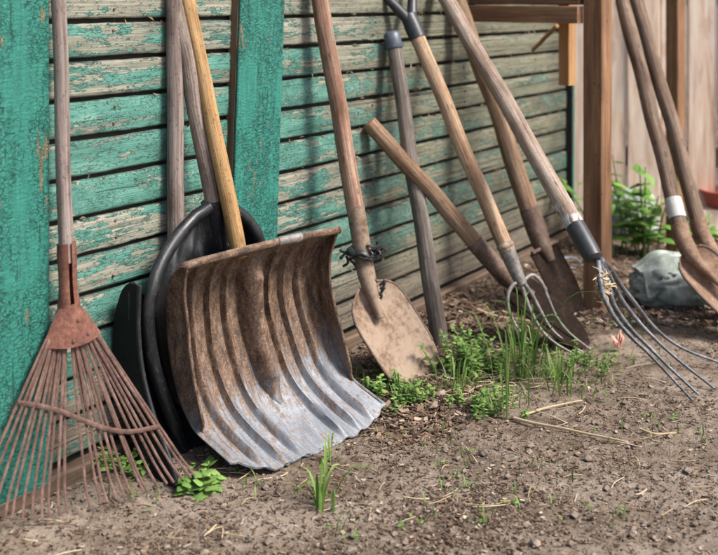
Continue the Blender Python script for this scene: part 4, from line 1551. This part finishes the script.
tuft('tall tuft of bright green grass in front of the digging fork', ground_at(522, 384), 0.30, 30, 0.13, 1, 0.0030, lean=0.55)
tuft('few very tall upright grass blades left of the big tuft', ground_at(507, 420), 0.34, 7, 0.012, 2, 0.0042, lean=0.08, arch=.1)
tuft('low sprawling grass tuft right of the tall tuft', ground_at(560, 385), 0.12, 42, 0.15, 3, 0.003, lean=1.1)
tuft('small fresh grass tuft at the lower front below the snow shovel', ground_at(322, 508), 0.15, 11, 0.045, 4, 0.0040, lean=0.75)
tuft('thin grass tuft at the right corner of the snow shovel edge', ground_at(330, 462), 0.085, 6, 0.012, 14, 0.003, lean=0.3)
weed('spreading leafy weed at the foot of the slate grey pole', 'weed', ground_at(474, 374), 0.14, 0.135, 36, 0.026, 21, pairs=8)
weed('low leafy weed under the tip of the muddy shovel', 'weed', ground_at(408, 404), 0.075, 0.14, 22, 0.022, 22, pairs=6)
weed('small weed in the middle of the bare soil behind the dry stalks', 'weed', ground_at(483, 412), 0.065, 0.14, 24, 0.021, 23, pairs=6)
weed('broad-leaved weed at the left front corner of the snow shovel', 'weed', ground_at(206, 488), 0.04, 0.07, 12, 0.040, 24, pairs=3, whorl=3, lw=0.36)
weed('little weed between the rake tines and the black scoop', 'weed', ground_at(118, 470), 0.05, 0.07, 10, 0.028, 25)
weed('small weed between the scoop corner and the muddy shovel', 'weed', ground_at(377, 394), 0.055, 0.05, 14, 0.028, 26)
weed('tall bushy nettle growing at the fence beside the timber post', 'nettle', ground_at(645, 252), 0.42, 0.24, 13, 0.10, 27, M_NETTLE, 0.30, 'nettle', 6)
weed('short nettle growing below the red tub', 'nettle', ground_at(708, 252), 0.16, 0.12, 14, 0.06, 28, M_NETTLE, 0.36, 'nettle', 5)
tuft('fine sprawling grass between the muddy shovel and the tall tuft', ground_at(455, 392), 0.11, 42, 0.17, 31, 0.0022, lean=1.0)
weed('low weed beside the tips of the dark spade', 'weed', ground_at(585, 366), 0.05, 0.12, 12, 0.022, 29)

# dry stalks on the soil
def stalk(label, pts, r):
    q = spline(pts, 14)
    for p in q:
        p.z = gh(p.x, p.y) + r + 0.006
    m = MB()
    m.tube(q, [lerp(r, r * .6, i / 14) for i in range(15)], 7)
    tag(m.build('dry_stalk', M_STRAW), label, 'stalk', 'dry stalks on the soil')
stalk('long pale dry stalk lying on the bare soil, the lower of two', [ground_at(514, 422), ground_at(560, 432), ground_at(626, 446)], 0.0045)
stalk('pale dry stalk crossing behind the long lower stalk', [ground_at(520, 420), ground_at(552, 410), ground_at(582, 404)], 0.0035)
stalk('dark thin twig by the wall foot behind the fork', [ground_at(478, 314), ground_at(505, 322), ground_at(540, 327)], 0.007)
stalk('short dry stalk lying right of the long pale stalk', [ground_at(640, 433), ground_at(655, 438), ground_at(676, 437)], 0.004)

# ------------------------------------------------------------------ litter, clods, straw, seedlings: nobody could count them
def rand_ground(rs):
    py = rs.uniform(215, 575) if rs.random() < 0.75 else rs.uniform(300, 575)
    px = rs.uniform(-30, 760)
    Y = H * F / py
    p = P(px, py, Y)
    return p, (p - P0).dot(WN), px, py
rs = random.Random(77)
chips, clods, straw, seed = MB(), MB(), MB(), MB()
n = 0
while n < 18000:
    p, d, px, py = rand_ground(rs)
    if d < 0.02 or p.y > 5.0:
        continue
    dens = 0.10 + 0.22 * max(0.0, noise.noise(p * 2.2 + V((9, 0, 0)))) * 2 + 0.85 * sstep(0.75, 0.25, d + 0.15 * noise.noise(p * 3)) * sstep(-0.15, 0.2, p.x)
    if p.y > 3.6:
        dens = max(dens, 0.7)
    if rs.random() > dens:
        continue
    n += 1
    big = rs.random() < 0.35 and dens > 0.5
    ln = rs.uniform(0.002, 0.0085) * (2.3 if big else 1) * (0.75 if dens < 0.4 else 1)
    w = ln * rs.uniform(0.15, 0.6)
    if rs.random() < 0.35:               # needles and splinters
        ln *= 1.9
        w = ln * rs.uniform(0.05, 0.14)
    th = rs.uniform(0, 6.28)
    ax = V((math.cos(th), math.sin(th), rs.uniform(-.35, .35))).normalized()
    sd = ax.cross(V((rs.uniform(-.4, .4), rs.uniform(-.4, .4), 1))).normalized()
    up = sd.cross(ax) * -1
    c = V((p.x, p.y, gh(p.x, p.y) + rs.uniform(0.001, 0.008 + (0.010 if dens > .6 else 0))))
    tk = rs.uniform(0.0008, 0.003)
    b_ = rs.uniform(0, .3) * ln
    pts = [c - ax * ln - sd * w, c - sd * w * 1.1 + up * b_, c + ax * ln - sd * w * .7, c + ax * ln * .9 + sd * w * .8, c + sd * w + up * b_, c - ax * ln * .9 + sd * w]
    low = [q - up * tk for q in pts]
    g = V((rs.random() * 90, rs.random() * 90, rs.random() * 90))
    chips.add(pts + low, [(0, 1, 4, 5), (1, 2, 3, 4), (6, 11, 10, 7), (7, 10, 9, 8), (0, 6, 7, 1), (1, 7, 8, 2), (2, 8, 9, 3), (3, 9, 10, 4), (4, 10, 11, 5), (5, 11, 6, 0)], [g] * 12)
for k in range(15000):
    p, d, px, py = rand_ground(rs)
    if d < 0.03 or p.y > 4.6:
        continue
    pk = noise.noise(p * 2.6 + V((4, 4, 0)))
    if pk > 0.0 and rs.random() < min(0.9, pk * 3.5):
        continue
    r = rs.uniform(0.0012, 0.0042) * (rs.uniform(1.8, 3.4) if rs.random() < .045 else 1)
    c = V((p.x, p.y, gh(p.x, p.y) + r * .3))
    vs = []
    for (x, y, z) in ((1, 0, 0), (-1, 0, 0), (0, 1, 0), (0, -1, 0), (0, 0, 1), (0, 0, -1), (.6, .6, .5), (-.6, .6, .5), (-.6, -.6, .5), (.6, -.6, .5)):
        vs.append(c + V((x, y, z * .8)) * r * rs.uniform(.75, 1.25))
    clods.add(vs, [(0, 6, 9), (6, 4, 9), (6, 2, 7), (6, 7, 4), (7, 1, 8), (7, 8, 4), (8, 3, 9), (8, 9, 4), (0, 2, 6), (2, 1, 7), (1, 3, 8), (3, 0, 9), (2, 0, 5), (1, 2, 5), (3, 1, 5), (0, 3, 5)])
for k in range(330):
    p, d, px, py = rand_ground(rs)
    if d < 0.06 or p.y > 4.2:
        continue
    th = rs.uniform(0, 6.28)
    ln = rs.uniform(0.02, 0.085)
    a = V((p.x, p.y, 0))
    b = a + V((math.cos(th), math.sin(th), 0)) * ln
    if noise.noise(a * 3.1) < -0.05:
        continue
    mid = (a + b) / 2 + V((rs.uniform(-.1, .1) * ln, rs.uniform(-.1, .1) * ln, 0))
    for q in (a, b, mid):
        q.z = gh(q.x, q.y) + rs.uniform(.005, .012)
    straw.tube(spline([a, mid, b], 5), rs.uniform(.0007, .0016), 5)
    straw.g[-40:] = [tuple(V((k, k * 2, 3)))] * 40 if len(straw.g) >= 40 else straw.g
# pale straw around the pole weeds
for k in range(90):
    p = ground_at(rs.gauss(470, 40), rs.gauss(388, 10))
    th = rs.gauss(0, .8)
    ln = rs.uniform(0.03, 0.12)
    a = V((p.x, p.y, 0))
    b = a + V((math.cos(th), math.sin(th), 0)) * ln
    mid = (a + b) / 2
    for q in (a, b, mid):
        q.z = gh(q.x, q.y) + rs.uniform(.006, .022)
    straw.tube(spline([a, mid, b], 5), rs.uniform(.0008, .0016), 5)
# seedlings and stray blades
spots = [(438, 440, 10), (470, 470, 14), (455, 490, 14), (560, 365, 20), (600, 372, 16), (500, 400, 30), (430, 395, 20), (380, 385, 22), (520, 500, 6), (640, 358, 10), (660, 420, 5), (590, 440, 5), (400, 440, 6), (360, 395, 16), (250, 485, 9), (180, 475, 9), (300, 490, 8), (686, 440, 5), (545, 470, 6), (480, 520, 8), (600, 520, 5), (420, 520, 8), (140, 500, 10), (345, 530, 8), (620, 330, 12), (540, 345, 12), (480, 350, 16)]
for (px, py, cnt) in spots:
    for k in range(cnt if py > 425 else cnt * 2):
        q = ground_at(px + rs.gauss(0, 14), py + rs.gauss(0, 7))
        if perp(q) < 0.05:
            continue
        if rs.random() < .68:
            hh = rs.uniform(.012, .045)
            th = rs.uniform(0, 6.28)
            o = V((math.cos(th), math.sin(th), 0)) * hh * rs.uniform(.1, .7)
            seed.ribbon(spline([q, q + o * .3 + V((0, 0, hh * .6)), q + o + V((0, 0, hh))], 5), [x * .0019 for x in (.7, 1, .95, .8, .5, .05)], V((-math.sin(th), math.cos(th), 0)), fold=.3)
        else:
            for w_ in range(rs.choice((2, 3, 4))):
                th = rs.uniform(0, 6.28)
                s = rs.uniform(.006, .016)
                leaf(seed, q + V((0, 0, rs.uniform(.003, .016))), V((math.cos(th), math.sin(th), rs.uniform(.1, .5))), s, s * .30, rs, .3)
gapb = MB()
for k in range(330):
    s_ = rs.uniform(1.15, S_END) if rs.random() < .8 else rs.uniform(0, 1.1)
    kk = rs.randint(2, 12)
    c = P0 + WD * s_ + WN * rs.uniform(0.0, 0.006) + V((0, 0, Z00 + kk * PITCH + rs.uniform(-0.006, 0.006)))
    ln = rs.uniform(0.003, 0.010)
    ax = (WD * rs.uniform(-1, 1) + V((0, 0, rs.uniform(-.8, .8))) + WN * rs.uniform(-.3, .6)).normalized()
    sd = ax.orthogonal()
    pts = [c - ax * ln, c + sd * ln * .2, c + ax * ln]
    gapb.ribbon(pts, [ln * .1, ln * rs.uniform(.15, .5), ln * .05], sd, fold=.4)
tag(gapb.build('gap_debris', M_CHIP, None, 180), 'bits of leaf and bark caught in the gaps between the shed boards', 'debris', kind='stuff')
tag(chips.build('bark_litter', M_CHIP, None, 20), 'bark and wood chip litter strewn over the soil, thickest along the wall', 'litter', kind='stuff')
tag(clods.build('soil_crumbs', M_CLOD, None, 20), 'crumbs and small clods of soil scattered over the bare ground', 'soil', kind='stuff')
tag(straw.build('straw_litter', M_STRAW, None, 180), 'thin bits of dry straw scattered over the soil and weeds', 'straw', kind='stuff')
tag(seed.build('seedlings', M_GRASS, None, 180), 'tiny seedlings and stray grass blades dotted over the soil', 'ground cover', kind='stuff')

# ------------------------------------------------------------------ light, camera
world = bpy.data.worlds.new('World')
SC.world = world
world.use_nodes = True
wt = world.node_tree
bg = wt.nodes['Background']
sky = wt.nodes.new('ShaderNodeTexSky')
sky.sky_type = 'NISHITA'
sky.sun_disc = False
SUN_EL, SUN_AZ = 50.0, 113.0           # azimuth from +Y, clockwise seen from above (east = +X)
sky.sun_elevation = R(SUN_EL)
sky.sun_rotation = R(SUN_AZ)
sky.air_density = 1.0
sky.dust_density = 3.0
sky.ozone_density = 1.0
wt.links.new(sky.outputs[0], bg.inputs[0])
bg.inputs[1].default_value = 0.105
sd = bpy.data.lights.new('sun', 'SUN')
sd.energy = 2.7
sd.angle = R(16)
sd.color = (1.0, 0.96, 0.90)
so = bpy.data.objects.new('sun', sd)
COL.objects.link(so)
dirs = V((math.sin(R(SUN_AZ)) * math.cos(R(SUN_EL)), math.cos(R(SUN_AZ)) * math.cos(R(SUN_EL)), math.sin(R(SUN_EL))))
so.rotation_euler = dirs.to_track_quat('Z', 'Y').to_euler()
so.location = (3, -3, 6)

cd = bpy.data.cameras.new('camera')
cd.sensor_width = 36
cd.sensor_fit = 'HORIZONTAL'
cd.lens = F / 718 * 36
cd.shift_y = -277.5 / 718
cd.clip_start = 0.05
cd.clip_end = 600
cd.dof.use_dof = True
cd.dof.focus_distance = 2.72
cd.dof.aperture_fstop = 3.2
cam = bpy.data.objects.new('camera', cd)
COL.objects.link(cam)
cam.location = (0, 0, H)
cam.rotation_euler = (R(90), 0, 0)
SC.camera = cam
vsn = SC.view_settings
vsn.view_transform = 'Standard'
vsn.look = 'None'
vsn.exposure = 1.28
vsn.gamma = 1
vsn.use_curve_mapping = False
